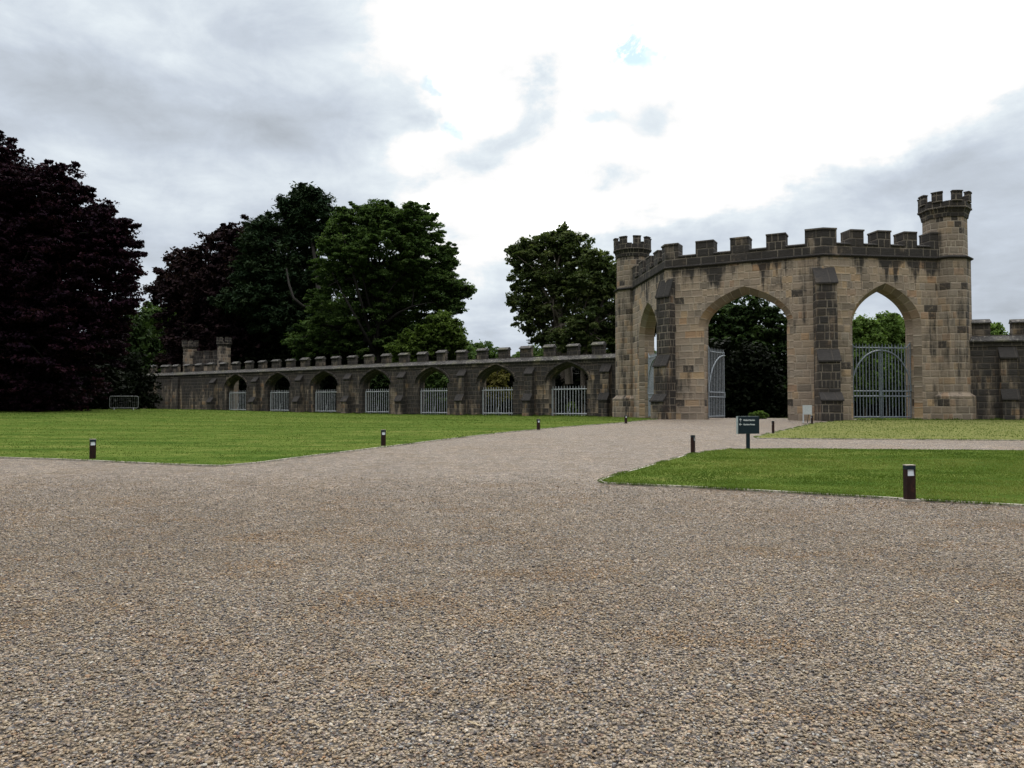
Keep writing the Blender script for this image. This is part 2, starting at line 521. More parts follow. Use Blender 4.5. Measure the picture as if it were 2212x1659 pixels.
def stones_mat():
    m, t, p, out = mat('loose_stones')
    a = t.new('ShaderNodeAttribute', attribute_name='tint').outputs['Fac']
    geo = t.new('ShaderNodeNewGeometry').outputs['Position']
    n = t.noise(geo, 60, 3, .6)
    c = t.ramp(a, [(.0, (.05, .048, .054)), (.12, (.11, .10, .10)), (.24, (.19, .165, .135)), (.38, (.29, .235, .165)), (.55, (.36, .30, .215)), (.72, (.42, .36, .275)),
                   (.80, (.33, .21, .125)), (.88, (.26, .27, .28)), (.95, (.52, .50, .45)), (1.0, (.14, .075, .055))])
    c = t.mix(t.rng(n, .35, .7, 0, .35), c, t.mix(.5, c, (.08, .07, .06)))
    pb = t.noise(t.vmul(geo, (.55, 1.0, 1)), 1.1, 5, .65)
    c = t.mix(t.rng(pb, .47, .66, 0, .75), c, t.mix(1.0, c, (.95, .74, .50), 'MULTIPLY'))
    pd = t.noise(t.vmul(geo, (1.0, .35, 1)), .55, 3, .6)
    c = t.mix(t.rng(pd, .42, .60, .0, .30), c, t.mix(1.0, c, (.66, .64, .62), 'MULTIPLY'))
    c = t.mix(1.0, c, (.75, .725, .685), 'MULTIPLY')
    t.put(p.inputs['Base Color'], c)
    p.inputs['Roughness'].default_value = .7
    return m


M['stones'] = stones_mat()


# ------------------------------------------------------------------ terrain
def ss(a, b, x):
    x = min(1.0, max(0.0, (x - a) / (b - a)))
    return x * x * (3 - 2 * x)


def tz(x, y):
    d = .62 - .011 * y
    base = .62 - .5 * (d + math.sqrt(d * d + .0008))
    e = .42 * ss(16, 55, -x) * ss(30, 60, y)
    e += .5 * math.exp(-((x + 38) / 14) ** 2 / 2 - ((y - 82) / 16) ** 2 / 2)
    return base + e


def gp(px, py):
    a, y, z = ray(px, py)
    Y = 30.0
    for _ in range(60):
        X = a / y * Y
        Y = Y + ((EYE - tz(X, Y)) / (-z / y) - Y) * .6
    return (a / y * Y, Y)


# ------------------------------------------------------------------ objects
def tag(o, label=None, cat=None, group=None, kind=None):
    if label: o['label'] = label
    if cat: o['category'] = cat
    if group: o['group'] = group
    if kind: o['kind'] = kind
    return o


def thing(name, loc, label, cat, group=None, rz=0.0):
    o = bpy.data.objects.new(name, None)
    o.empty_display_size = .3
    C.objects.link(o)
    o.location = loc
    o.rotation_euler = (0, 0, rz)
    return tag(o, label, cat, group)


def finish(name, me, m, parent=None, world=True, loc=None):
    me.materials.append(m)
    o = bpy.data.objects.new(name, me)
    C.objects.link(o)
    if parent is not None:
        o.parent = parent
        if world:
            off = Vector(parent.location)
            q = parent.parent
            while q is not None:
                off += Vector(q.location)
                q = q.parent
            me.transform(Matrix.Translation(-off))
    elif loc is not None:
        me.transform(Matrix.Translation(-Vector(loc)))
        o.location = loc
    return o


class MB:
    def __init__(self):
        self.v, self.f, self.uv = [], [], []

    def add(self, vs, fs, uvs=None):
        b = len(self.v)
        self.v += [tuple(x) for x in vs]
        for i, f in enumerate(fs):
            self.f.append(tuple(b + k for k in f))
            self.uv.append(None if uvs is None else uvs[i])

    def quad(self, a, b, c, d, uv=None):
        self.add([a, b, c, d], [(0, 1, 2, 3)], None if uv is None else [uv])

    def hexa(self, p):
        self.add(p, [(0, 3, 2, 1), (4, 5, 6, 7), (0, 1, 5, 4), (1, 2, 6, 5), (2, 3, 7, 6), (3, 0, 4, 7)])

    def box(self, x0, x1, y0, y1, z0, z1):
        self.hexa([(x0, y0, z0), (x1, y0, z0), (x1, y1, z0), (x0, y1, z0), (x0, y0, z1), (x1, y0, z1), (x1, y1, z1), (x0, y1, z1)])

    def tube(self, pts, r, n=6, r2=None, cap=True):
        pts = [Vector(p) for p in pts]
        k = len(pts)
        rings = []
        prev = None
        for i, p in enumerate(pts):
            d = (pts[min(i + 1, k - 1)] - pts[max(i - 1, 0)])
            if d.length < 1e-9:
                d = Vector((0, 0, 1))
            d.normalize()
            ref = Vector((0, 0, 1)) if abs(d.z) < .9 else Vector((1, 0, 0))
            a = d.cross(ref).normalized()
            if prev is not None and a.dot(prev) < 0:
                a = -a
            prev = a
            b = d.cross(a)
            rr = r if r2 is None else r + (r2 - r) * i / (k - 1)
            rings.append([p + (a * math.cos(2 * PI * j / n + .3) + b * math.sin(2 * PI * j / n + .3)) * rr for j in range(n)])
        vs = [q for ring in rings for q in ring]
        fs = []
        for i in range(k - 1):
            for j in range(n):
                fs.append((i * n + j, i * n + (j + 1) % n, (i + 1) * n + (j + 1) % n, (i + 1) * n + j))
        if cap:
            fs.append(tuple(reversed(range(n))))
            fs.append(tuple(range((k - 1) * n, k * n)))
        self.add(vs, fs)

    def build(self, name, m, parent=None, smooth=False, loc=None, recalc=True):
        me = bpy.data.meshes.new(name)
        me.from_pydata(self.v, [], self.f)
        me.validate()
        uvl = me.uv_layers.new(name='UVMap')
        data = np.zeros((len(me.loops), 2), dtype=np.float32)
        co = np.array(self.v)
        same = len(me.polygons) == len(self.f)
        for pi, poly in enumerate(me.polygons):
            uv = self.uv[pi] if same else None
            if uv is not None:
                for k, li in enumerate(poly.loop_indices):
                    data[li] = uv[k]
            else:
                n = poly.normal
                if abs(n.z) > .75:
                    for li, vi in zip(poly.loop_indices, poly.vertices):
                        data[li] = (co[vi][0], co[vi][1])
                else:
                    L = math.hypot(n.x, n.y)
                    tx, ty = -n.y / L, n.x / L
                    for li, vi in zip(poly.loop_indices, poly.vertices):
                        data[li] = (co[vi][0] * tx + co[vi][1] * ty, co[vi][2])
        uvl.data.foreach_set('uv', data.ravel())
        if recalc:
            bm = bmesh.new()
            bm.from_mesh(me)
            bmesh.ops.recalc_face_normals(bm, faces=bm.faces)
            bm.to_mesh(me)
            bm.free()
        if smooth:
            me.polygons.foreach_set('use_smooth', [True] * len(me.polygons))
        return finish(name, me, m, parent, True, loc)


class Frame:
    """u runs along the wall, o outwards from its front face, z up"""
    def __init__(self, O, U, outward=None):
        self.O = Vector((O[0], O[1], 0))
        self.U = Vector((U[0], U[1], 0)).normalized()
        n = Vector((self.U.y, -self.U.x, 0))
        if outward is not None and n.dot(Vector((outward[0], outward[1], 0))) < 0:
            n = -n
        self.N = n

    def p(self, u, o, z):
        return self.O + self.U * u + self.N * o + Vector((0, 0, z))


def fbox(mb, F, u0, u1, o0, o1, z0, z1):
    mb.hexa([F.p(u0, o0, z0), F.p(u1, o0, z0), F.p(u1, o1, z0), F.p(u0, o1, z0), F.p(u0, o0, z1), F.p(u1, o0, z1), F.p(u1, o1, z1), F.p(u0, o1, z1)])


def fprofile(mb, F, prof, u0, u1):
    n = len(prof)
    vs = [F.p(u0, o, z) for o, z in prof] + [F.p(u1, o, z) for o, z in prof]
    fs = [(i, (i + 1) % n, n + (i + 1) % n, n + i) for i in range(n)]
    fs += [tuple(range(n)), tuple(reversed(range(n, 2 * n)))]
    mb.add(vs, fs)


def sweep(mb, line, prof, side):
    """profile (outward, z) along a plan polyline with mitred corners; side +1: outward is to the right of travel"""
    pts = [Vector((a, b)) for a, b in line]
    k = len(pts)
    mit = []
    for i in range(k):
        ns = []
        if i > 0:
            d = (pts[i] - pts[i - 1]).normalized(); ns.append(Vector((d.y, -d.x)) * side)
        if i < k - 1:
            d = (pts[i + 1] - pts[i]).normalized(); ns.append(Vector((d.y, -d.x)) * side)
        s = sum(ns, Vector((0, 0)))
        s.normalize()
        mit.append(s / max(.3, s.dot(ns[0])))
    n = len(prof)
    vs = []
    for i in range(k):
        for o, z in prof:
            q = pts[i] + mit[i] * o
            vs.append((q.x, q.y, z))
    fs = []
    for i in range(k - 1):
        for j in range(n):
            fs.append((i * n + j, i * n + (j + 1) % n, (i + 1) * n + (j + 1) % n, (i + 1) * n + j))
    fs.append(tuple(range(n)))
    fs.append(tuple(reversed(range((k - 1) * n, k * n))))
    mb.add(vs, fs)


def arch_curve(hw, rise, n=14, kr=2.1):
    rho = kr * hw
    nat = math.sqrt(rho * rho - (rho - hw) ** 2)
    th1 = math.acos((rho - hw) / rho)
    half = []
    for i in range(n + 1):
        th = th1 * i / n
        x = -(rho - hw) + rho * math.cos(th)
        half.append((x, rho * math.sin(th) * rise / nat))
    left = [(-x, z) for x, z in half]
    return left + half[::-1][1:]


def arch_wall(mb, ring, F, T, z0, z1, u0, u1, u0b, u1b, arches):
    """wall slab with pointed openings; the splay of each arch goes to its own mesh"""
    fc, bc = u0, u0b
    for A in arches:
        uc, hw, spr, rise, c, down = A
        inn = arch_curve(hw, rise)
        outc = arch_curve(hw + c, rise + c)
        lo = hw + (c if down else 0)
        # front pier left of the opening
        mb.quad(F.p(fc, 0, z0), F.p(uc - lo, 0, z0), F.p(uc - lo, 0, spr), F.p(fc, 0, spr))
        mb.quad(F.p(fc, 0, spr), F.p(uc - hw - c, 0, spr), F.p(uc - hw - c, 0, z1), F.p(fc, 0, z1))
        mb.quad(F.p(bc, -T, z0), F.p(uc - hw, -T, z0), F.p(uc - hw, -T, z1), F.p(bc, -T, z1))
        for (a, za), (b, zb) in zip(outc[:-1], outc[1:]):
            mb.quad(F.p(uc + a, 0, spr + za), F.p(uc + b, 0, spr + zb), F.p(uc + b, 0, z1), F.p(uc + a, 0, z1))
        for (a, za), (b, zb) in zip(inn[:-1], inn[1:]):
            mb.quad(F.p(uc + a, -T, spr + za), F.p(uc + b, -T, spr + zb), F.p(uc + b, -T, z1), F.p(uc + a, -T, z1))
        # jambs
        jo = -c if down else 0
        for s in (-1, 1):
            mb.quad(F.p(uc + s * hw, jo, z0), F.p(uc + s * hw, -T, z0), F.p(uc + s * hw, -T, spr), F.p(uc + s * hw, jo, spr))
            if down:
                ring.quad(F.p(uc + s * (hw + c), 0, z0), F.p(uc + s * hw, -c, z0), F.p(uc + s * hw, -c, spr), F.p(uc + s * (hw + c), 0, spr),
                          [(z0, .8), (z0, .3), (spr, .3), (spr, .8)])
            else:
                mb.add([F.p(uc + s * hw, 0, spr), F.p(uc + s * (hw + c), 0, spr), F.p(uc + s * hw, -c, spr)], [(0, 1, 2)])
        L = 0
        for i in range(len(inn) - 1):
            (a, za), (b, zb) = outc[i], outc[i + 1]
            (p, zp), (q, zq) = inn[i], inn[i + 1]
            seg = math.hypot(b - a, zb - za)
            ring.quad(F.p(uc + a, 0, spr + za), F.p(uc + b, 0, spr + zb), F.p(uc + q, -c, spr + zq), F.p(uc + p, -c, spr + zp),
                      [(L, .8), (L + seg, .8), (L + seg, .3), (L, .3)])
            ring.quad(F.p(uc + p, -c, spr + zp), F.p(uc + q, -c, spr + zq), F.p(uc + q, -T, spr + zq), F.p(uc + p, -T, spr + zp),
                      [(L, 1.3), (L + seg, 1.3), (L + seg, 2.3), (L, 2.3)])
            L += seg
        # front: step from pier edge to opening edge happens at springing
        fc, bc = uc + hw + c, uc + hw
        fl = uc + lo
        nxt = None
        # lower right pier strip when the splay stops at the springing
        if not down:
            mb.quad(F.p(fl, 0, z0), F.p(fc, 0, z0), F.p(fc, 0, spr), F.p(fl, 0, spr))
    mb.quad(F.p(fc, 0, z0), F.p(u1, 0, z0), F.p(u1, 0, z1), F.p(fc, 0, z1))
    mb.quad(F.p(bc, -T, z0), F.p(u1b, -T, z0), F.p(u1b, -T, z1), F.p(bc, -T, z1))
    mb.quad(F.p(u0, 0, z1), F.p(u1, 0, z1), F.p(u1b, -T, z1), F.p(u0b, -T, z1))
    mb.quad(F.p(u0, 0, z0), F.p(u0b, -T, z0), F.p(u0b, -T, z1), F.p(u0, 0, z1))
    mb.quad(F.p(u1, 0, z0), F.p(u1b, -T, z0), F.p(u1b, -T, z1), F.p(u1, 0, z1))


def lathe(mb, cx, cy, prof, n, ph=0.0, cap=True):
    k = len(prof)
    vs, fs, uvs = [], [], []
    for r, z in prof:
        for j in range(n):
            a = ph + 2 * PI * j / n
            vs.append((cx + r * math.cos(a), cy + r * math.sin(a), z))
    rm = max(r for r, z in prof)
    s = 0
    for i in range(k - 1):
        dz = abs(prof[i + 1][1] - prof[i][1])
        for j in range(n):
            fs.append((i * n + j, i * n + (j + 1) % n, (i + 1) * n + (j + 1) % n, (i + 1) * n + j))
            ua, ub = 2 * PI * j / n * rm, 2 * PI * (j + 1) / n * rm
            z0, z1 = prof[i][1], prof[i + 1][1]
            if dz < .05:
                z1 = z0 + abs(prof[i + 1][0] - prof[i][0])
            uvs.append([(ua, z0), (ub, z0), (ub, z1), (ua, z1)])
    if cap:
        fs.append(tuple(range((k - 1) * n, k * n)))
        uvs.append([(vs[q][0], vs[q][1]) for q in range((k - 1) * n, k * n)])
    mb.add(vs, fs, uvs)


def arcseg(mb, cx, cy, r0, r1, a0, a1, z0, z1, n=3):
    for i in range(n):
        b0 = a0 + (a1 - a0) * i / n
        b1 = a0 + (a1 - a0) * (i + 1) / n
        P = lambda r, a, z: (cx + r * math.cos(a), cy + r * math.sin(a), z)
        q = [P(r0, b0, z0), P(r1, b0, z0), P(r1, b1, z0), P(r0, b1, z0), P(r0, b0, z1), P(r1, b0, z1), P(r1, b1, z1), P(r0, b1, z1)]
        fs = [(0, 3, 2, 1), (4, 5, 6, 7), (1, 2, 6, 5), (3, 0, 4, 7)]
        if i == 0:
            fs.append((0, 1, 5, 4))
        if i == n - 1:
            fs.append((2, 3, 7, 6))
        mb.add(q, fs)


# ------------------------------------------------------------------ ground, lawns, drive
def sheet(name, outline, off, m, step=2.0, kind='structure', skirt=.0, box=None):
    bm = bmesh.new()
    vs = [bm.verts.new((x, y, 0)) for x, y in outline]
    f = bm.faces.new(vs)
    bmesh.ops.triangulate(bm, faces=[f])
    xs = [x for x, y in outline]
    ys = [y for x, y in outline]
    def cuts(lo, hi, axis):
        q = math.ceil(lo / step) * step
        while q < hi:
            co = (q, 0, 0) if axis == 0 else (0, q, 0)
            no = (1, 0, 0) if axis == 0 else (0, 1, 0)
            bmesh.ops.bisect_plane(bm, geom=bm.verts[:] + bm.edges[:] + bm.faces[:], plane_co=co, plane_no=no, dist=1e-5)
            q += step if (q < 150) else step * 6
    cuts(min(xs), max(xs), 0)
    cuts(min(ys), max(ys), 1)
    if skirt:
        be = [e for e in bm.edges if e.is_boundary]
        r = bmesh.ops.extrude_edge_only(bm, edges=be)
        low = {v for v in r['geom'] if isinstance(v, bmesh.types.BMVert)}
    else:
        low = set()
    for v in bm.verts:
        v.co.z = tz(v.co.x, v.co.y) + off - (skirt if v in low else 0)
    bmesh.ops.recalc_face_normals(bm, faces=bm.faces)
    me = bpy.data.meshes.new(name)
    bm.to_mesh(me)
    bm.free()
    if sum(p.normal.z * p.area for p in me.polygons) < 0:
        me.flip_normals()
    me.polygons.foreach_set('use_smooth', [not skirt] * len(me.polygons))
    o = finish(name, me, m)
    return tag(o, kind=kind)


def grid_ground():
    xs = sorted(set([-700, -500, -350, -250, -180, -140, -110] + [x * 3 - 90 for x in range(64)] + [110, 140, 180, 250, 350, 500, 700]))
    ys = sorted(set([-60, -40, -20, -10] + [y * 3 - 6 for y in range(60)] + [185, 210, 250, 320, 450, 650, 900, 1300]))
    vs = [(x, y, tz(x, y) - .06) for y in ys for x in xs]
    n = len(xs)
    fs = [(j * n + i, j * n + i + 1, (j + 1) * n + i + 1, (j + 1) * n + i) for j in range(len(ys) - 1) for i in range(n - 1)]
    me = bpy.data.meshes.new('ground')
    me.from_pydata(vs, [], fs)
    me.polygons.foreach_set('use_smooth', [True] * len(fs))
    tag(finish('ground', me, M['rough']), kind='structure')


grid_ground()

GR, GL = (23.6, 58.3), (12.76, 64.1)
LT, RT = (11.67, 75.0), (33.0, 59.7)
WP, WD = Vector((8.65, 80.4)), Vector((-.8305, .5571))


def wp(s, back=0.0):
    n = Vector((-.5571, -.8305))
    q = WP + WD * s - n * back
    return (q.x, q.y)


# gravel: whole forecourt plus the way through the gate
sheet('gravel_drive', [(-30, -8), (34, -8), (60, 20), (60, 34), (33, 59), (25.5, 60.5), (26.0, 70), (17.5, 72.5), (13, 65), (-2, 40), (-32, 24)], 0.0, M['gravel'], 2.0)

left_edge = [gp(px, py) for px, py in [(-420, 972), (0, 990), (120, 993.5), (200, 997), (330, 1003), (430, 1007), (480, 1008), (560, 1001), (690, 984), (830, 967), (960, 950.5), (1090, 935), (1220, 923), (1345, 913.5), (1420, 906.5)]]
lawn_left = left_edge + [(12.2, 65.0), (11.4, 74.0), (10.6, 79.2)] + [wp(s, .4) for s in (4, 20, 40, 60, 76)] + [(-62, 118), (-60, 92), (-48, 72), (-44, 62), (-48, 46)]
sheet('lawn', lawn_left, .035, M['lawn'], 2.0, skirt=.08)
right_near = [gp(px, py) for px, py in [(1308, 1046), (1296, 1041.5), (1312, 1035), (1400, 1010), (1490, 983.5), (1540, 975), (1580, 972), (1700, 970.5), (1900, 972.5), (2212, 975), (2500, 978)]]
right_near += [gp(px, py) for px, py in [(2520, 1118), (2212, 1095.5), (1985, 1083), (1840, 1074), (1700, 1066), (1500, 1055)]]
sheet('lawn', right_near, .035, M['lawn'], 1.0, skirt=.08)
right_far = [gp(px, py) for px, py in [(1640, 948), (1632, 946), (1645, 942), (1720, 925), (1760, 915), (1800, 911.5)]] + [(24.5, 58.6), (34, 60.2), (37, 60), (60, 54)] + [gp(px, py) for px, py in [(2560, 955), (2212, 952.5), (1900, 950)]]
sheet('lawn', right_far, .035, M['lawn_dry'], 1.5, skirt=.08)


def edging(name, line, label=None):
    mb = MB()
    for (a, b), (c, d) in zip(line[:-1], line[1:]):
        L = math.hypot(c - a, d - b)
        k = max(1, int(L / 2))
        for i in range(k):
            x0, y0 = a + (c - a) * i / k, b + (d - b) * i / k
            x1, y1 = a + (c - a) * (i + 1) / k, b + (d - b) * (i + 1) / k
            dx, dy = (x1 - x0), (y1 - y0)
            q = math.hypot(dx, dy)
            nx, ny = dy / q * .022, -dx / q * .022
            z0, z1 = tz(x0, y0), tz(x1, y1)
            mb.hexa([(x0 - nx, y0 - ny, z0 - .05), (x1 - nx, y1 - ny, z1 - .05), (x1 + nx, y1 + ny, z1 - .05), (x0 + nx, y0 + ny, z0 - .05),
                     (x0 - nx, y0 - ny, z0 + .04), (x1 - nx, y1 - ny, z1 + .04), (x1 + nx, y1 + ny, z1 + .04), (x0 + nx, y0 + ny, z0 + .04)])
    return tag(mb.build(name, M['edging']), kind='structure')


edging('lawn_kerb', left_edge)
edging('lawn_kerb', [right_near[-1], right_near[0]] if False else right_near[11:] + right_near[:7])
edging('lawn_kerb', right_far[-3:] + right_far[:6])


# loose stones in the foreground
def pebbles():
    rng = np.random.default_rng(4)
    base = np.array([(-1, -.8, -.5), (1, -.9, -.6), (.9, 1, -.5), (-.9, .8, -.6), (-.7, -.6, .5), (.8, -.5, .6), (.6, .7, .5), (-.6, .6, .45)])
    quads = np.array([(0, 3, 2, 1), (4, 5, 6, 7), (0, 1, 5, 4), (1, 2, 6, 5), (2, 3, 7, 6), (3, 0, 4, 7)])
    y = []
    n_try = 1450000
    Y = rng.uniform(2.4, 17, n_try)
    X = rng.uniform(-1, 1, n_try) * 14.5
    dens = np.clip((17 - Y) / 11.5, 0, 1) ** 1.3
    keep = (np.abs(X) < Y * .74 + .9) & (rng.random(n_try) < dens)
    X, Y = X[keep], Y[keep]
    # stay off the near lawn
    ex = np.array([p[0] for p in right_near]); ey = np.array([p[1] for p in right_near])
    ins = pip(X, Y, ex, ey) | pip(X, Y, np.array([p[0] for p in lawn_left]), np.array([p[1] for p in lawn_left]))
    X, Y = X[~ins], Y[~ins]
    n = len(X)
    s = rng.lognormal(math.log(.0056), .30, n)
    s = np.clip(s, .0035, .015)
    sc = np.stack([s * rng.uniform(.9, 1.5, n), s * rng.uniform(.7, 1.1, n), s * rng.uniform(.4, .8, n)], 1)
    P = base[None] * (1 + rng.normal(0, .16, (n, 8, 3)))
    P = P * sc[:, None, :]
    a = rng.uniform(0, 2 * PI, n)
    tx = rng.normal(0, .35, n)
    ct, st = np.cos(tx)[:, None], np.sin(tx)[:, None]
    y1 = P[:, :, 1] * ct - P[:, :, 2] * st
    z1 = P[:, :, 1] * st + P[:, :, 2] * ct
    ca, sa = np.cos(a)[:, None], np.sin(a)[:, None]
    xx = P[:, :, 0] * ca - y1 * sa
    yy = P[:, :, 0] * sa + y1 * ca
    V = np.stack([xx + X[:, None], yy + Y[:, None], z1 + (.011 * Y + .004 + rng.uniform(-.004, .006, n))[:, None]], 2).reshape(-1, 3)
    Fq = (quads[None] + (np.arange(n) * 8)[:, None, None]).reshape(-1)
    tint = np.repeat(rng.random(n), 8)
    o = fast_mesh('gravel', V, Fq, 4, M['stones'], tint, n * 6)
    tag(o, 'small grey, brown and cream stones scattered over the forecourt', 'gravel', kind='stuff')


def pip(X, Y, ex, ey):
    ins = np.zeros(len(X), bool)
    j = len(ex) - 1
    for i in range(len(ex)):
        c = ((ey[i] > Y) != (ey[j] > Y)) & (X < (ex[j] - ex[i]) * (Y - ey[i]) / (ey[j] - ey[i] + 1e-12) + ex[i])
        ins ^= c
        j = i
    return ins


def fast_mesh(name, V, idx, k, m, tint=None, nf=None, parent=None, loc=None):
    me = bpy.data.meshes.new(name)
    nf = len(idx) // k if nf is None else nf
    off = np.array(parent.location if parent is not None else (loc if loc is not None else (0, 0, 0)), dtype=np.float32)
    V = np.ascontiguousarray(V.astype(np.float32) - off)
    me.vertices.add(len(V))
    me.vertices.foreach_set('co', V.ravel())
    me.loops.add(nf * k)
    me.loops.foreach_set('vertex_index', np.ascontiguousarray(idx, dtype=np.int32))
    me.polygons.add(nf)
    me.polygons.foreach_set('loop_start', np.arange(0, nf * k, k, dtype=np.int32))
    me.update(calc_edges=True)
    if tint is not None:
        a = me.attributes.new('tint', 'FLOAT', 'POINT')
        a.data.foreach_set('value', np.ascontiguousarray(tint, dtype=np.float32))
    me.materials.append(m)
    o = bpy.data.objects.new(name, me)
    C.objects.link(o)
    if parent is not None:
        o.parent = parent
    elif loc is not None:
        o.location = loc
    return o


pebbles()


def grass_blades(name, poly, n_try, ymax, h0, seed, label, dens0=10.0):
    rng = np.random.default_rng(seed)
    ex = np.array([p[0] for p in poly]); ey = np.array([p[1] for p in poly])
    X = rng.uniform(ex.min(), ex.max(), n_try)
    Y = rng.uniform(ey.min(), min(ymax, ey.max()), n_try)
    keep = pip(X, Y, ex, ey) & (np.abs(X) < Y * .76 + 1.5) & (rng.random(n_try) < np.clip(dens0 / Y, 0, 1) ** 1.6)
    X, Y = X[keep], Y[keep]
    n = len(X)
    X = X + rng.normal(0, .035, n)
    Y = Y + rng.normal(0, .05, n)
    Z = np.array([tz(a, b) for a, b in zip(X, Y)]) + .03
    clump = np.sin(X * 1.9 + 3 * np.sin(Y * 1.3)) * np.sin(Y * 2.3 + 2 * np.sin(X * .9)) * .5 + .5
    h = h0 * rng.uniform(.5, 1.4, n) * (1 + Y / 90) * (.65 + .7 * clump)
    a = rng.uniform(0, 2 * PI, n)
    wd = .0045 * (1 + Y / 11) * rng.uniform(.7, 1.4, n)
    lean = rng.normal(0, .45, (n, 2)) * h[:, None]
    dx, dy = np.cos(a) * wd, np.sin(a) * wd
    V = np.empty((n, 3, 3))
    V[:, 0] = np.stack([X - dx, Y - dy, Z], 1)
    V[:, 1] = np.stack([X + dx, Y + dy, Z], 1)
    V[:, 2] = np.stack([X + lean[:, 0], Y + lean[:, 1], Z + h], 1)
    patch = .5 + .22 * np.sin(X * .23 + 1.3 * np.sin(Y * .31)) + .18 * np.sin(Y * 1.1 + .6 * np.sin(X * .35)) + .3 * np.clip(np.sin(X * 1.7 + 2 * np.sin(Y * .9)) * np.sin(Y * 1.5 + 1.4 * np.sin(X * .8)), -.6, 1)
    tint = np.clip(patch * .65 + rng.random(n) * .4 - .05, 0, 1)
    o = fast_mesh(name, V.reshape(-1, 3), np.arange(n * 3), 3, M['grass_blade'], np.repeat(tint, 3))
    tag(o, label, 'grass', kind='stuff')


grass_blades('grass', right_near, 330000, 60, .022, 5, 'short tufted grass of the near right lawn', 13)
grass_blades('grass', lawn_left, 1300000, 130, .022, 6, 'short tufted grass of the wide left lawn', 17)
grass_blades('grass', right_far, 130000, 62, .022, 7, 'thin dry grass of the small lawn before the right arch', 26)


def foot_blades(line, n, h0, seed, label, width=.3, mat_='grass_blade'):
    rng = np.random.default_rng(seed)
    P = np.array(line, dtype=float)
    seg = np.linalg.norm(P[1:] - P[:-1], axis=1)
    k = rng.choice(len(seg), n, p=seg / seg.sum())
    t = rng.random(n)
    q = P[k] * (1 - t[:, None]) + P[k + 1] * t[:, None]
    d = (P[k + 1] - P[k]) / seg[k][:, None]
    o = rng.uniform(-width, width, n)
    X, Y = q[:, 0] - d[:, 1] * o, q[:, 1] + d[:, 0] * o
    Z = np.array([tz(a, b) for a, b in zip(X, Y)]) + .02
    lump = .4 + .6 * np.abs(np.sin(X * 2.1) * np.sin(Y * 1.7 + X))
    h = h0 * rng.uniform(.4, 1.5, n) * lump
    a = rng.uniform(0, 2 * PI, n)
    w = h * .16
    V = np.empty((n, 3, 3))
    V[:, 0] = np.stack([X - np.cos(a) * w, Y - np.sin(a) * w, Z], 1)
    V[:, 1] = np.stack([X + np.cos(a) * w, Y + np.sin(a) * w, Z], 1)
    V[:, 2] = np.stack([X + rng.normal(0, .4, n) * h, Y + rng.normal(0, .4, n) * h, Z + h], 1)
    o = fast_mesh('grass', V.reshape(-1, 3), np.arange(n * 3), 3, M[mat_], np.repeat(rng.random(n) * .55, 3))
    tag(o, label, 'grass', kind='stuff')


foot_blades([wp(-2.5, -.25), wp(75, -.25)], 16000, .17, 71, 'rough unmown grass added as contact darkness along the foot of the arcade wall')  # dark-toned blades added to stand in for contact shade at the wall base
foot_blades([(26.0, 58.2), (33, 59.0), (36.5, 58.6), (58, 53.3)], 6000, .16, 72, 'rough grass added as contact darkness along the foot of the gatehouse and right wall')  # same added blades, giving the gatehouse foot its contact shade
foot_blades(left_edge, 9000, .05, 73, 'grass hanging over the edge of the left lawn', .07)
foot_blades(right_near[11:] + right_near[:7], 14000, .045, 74, 'grass hanging over the edge of the near right lawn', .06)
foot_blades(right_far[-3:] + right_far[:6], 5000, .07, 75, 'grass hanging over the edge of the far right lawn', .08)


def litter():
    rng = np.random.default_rng(77)
    n = 260
    Y = rng.uniform(3.2, 22, n)
    X = rng.uniform(-1, 1, n) * (Y * .7)
    ex = np.array([p[0] for p in right_near]); ey = np.array([p[1] for p in right_near])
    ok = ~pip(X, Y, ex, ey)
    X, Y = X[ok], Y[ok]
    mb = MB()
    for x, y in zip(X, Y):
        a = rng.uniform(0, PI)
        L = rng.uniform(.015, .06)
        w = rng.uniform(.0015, .003) if rng.random() < .6 else rng.uniform(.006, .012)
        z = .011 * y + .014
        dx, dy = math.cos(a) * L, math.sin(a) * L
        nx, ny = -math.sin(a) * w, math.cos(a) * w
        mb.quad((x - dx, y - dy, z), (x - nx, y - ny, z + .004), (x + dx, y + dy, z + rng.uniform(0, .008)), (x + nx, y + ny, z + .003))
    o = mb.build('litter', M['straw'], recalc=False)
    tag(o, 'dry straws and leaf scraps lying on the gravel', 'litter', kind='stuff')


M['straw'] = paint_mat('dry_straw', (.30, .24, .15), .8, .5)
litter()


# ------------------------------------------------------------------ gatehouse
def merlon_on(F, u0, u1, o0, o1, z0, z1, parent, m, rng):
    mb = MB()
    j = lambda k=.03: rng.uniform(-k, k)
    zt = z1 + j(.04)
    fbox(mb, F, u0 + j(), u1 + j(), o0, o1, z0, zt - .13)
    fbox(mb, F, u0 - .025, u1 + .025, o0 - .03, o1 + .05, zt - .13, zt)
    return mb.build('merlon', m, parent)


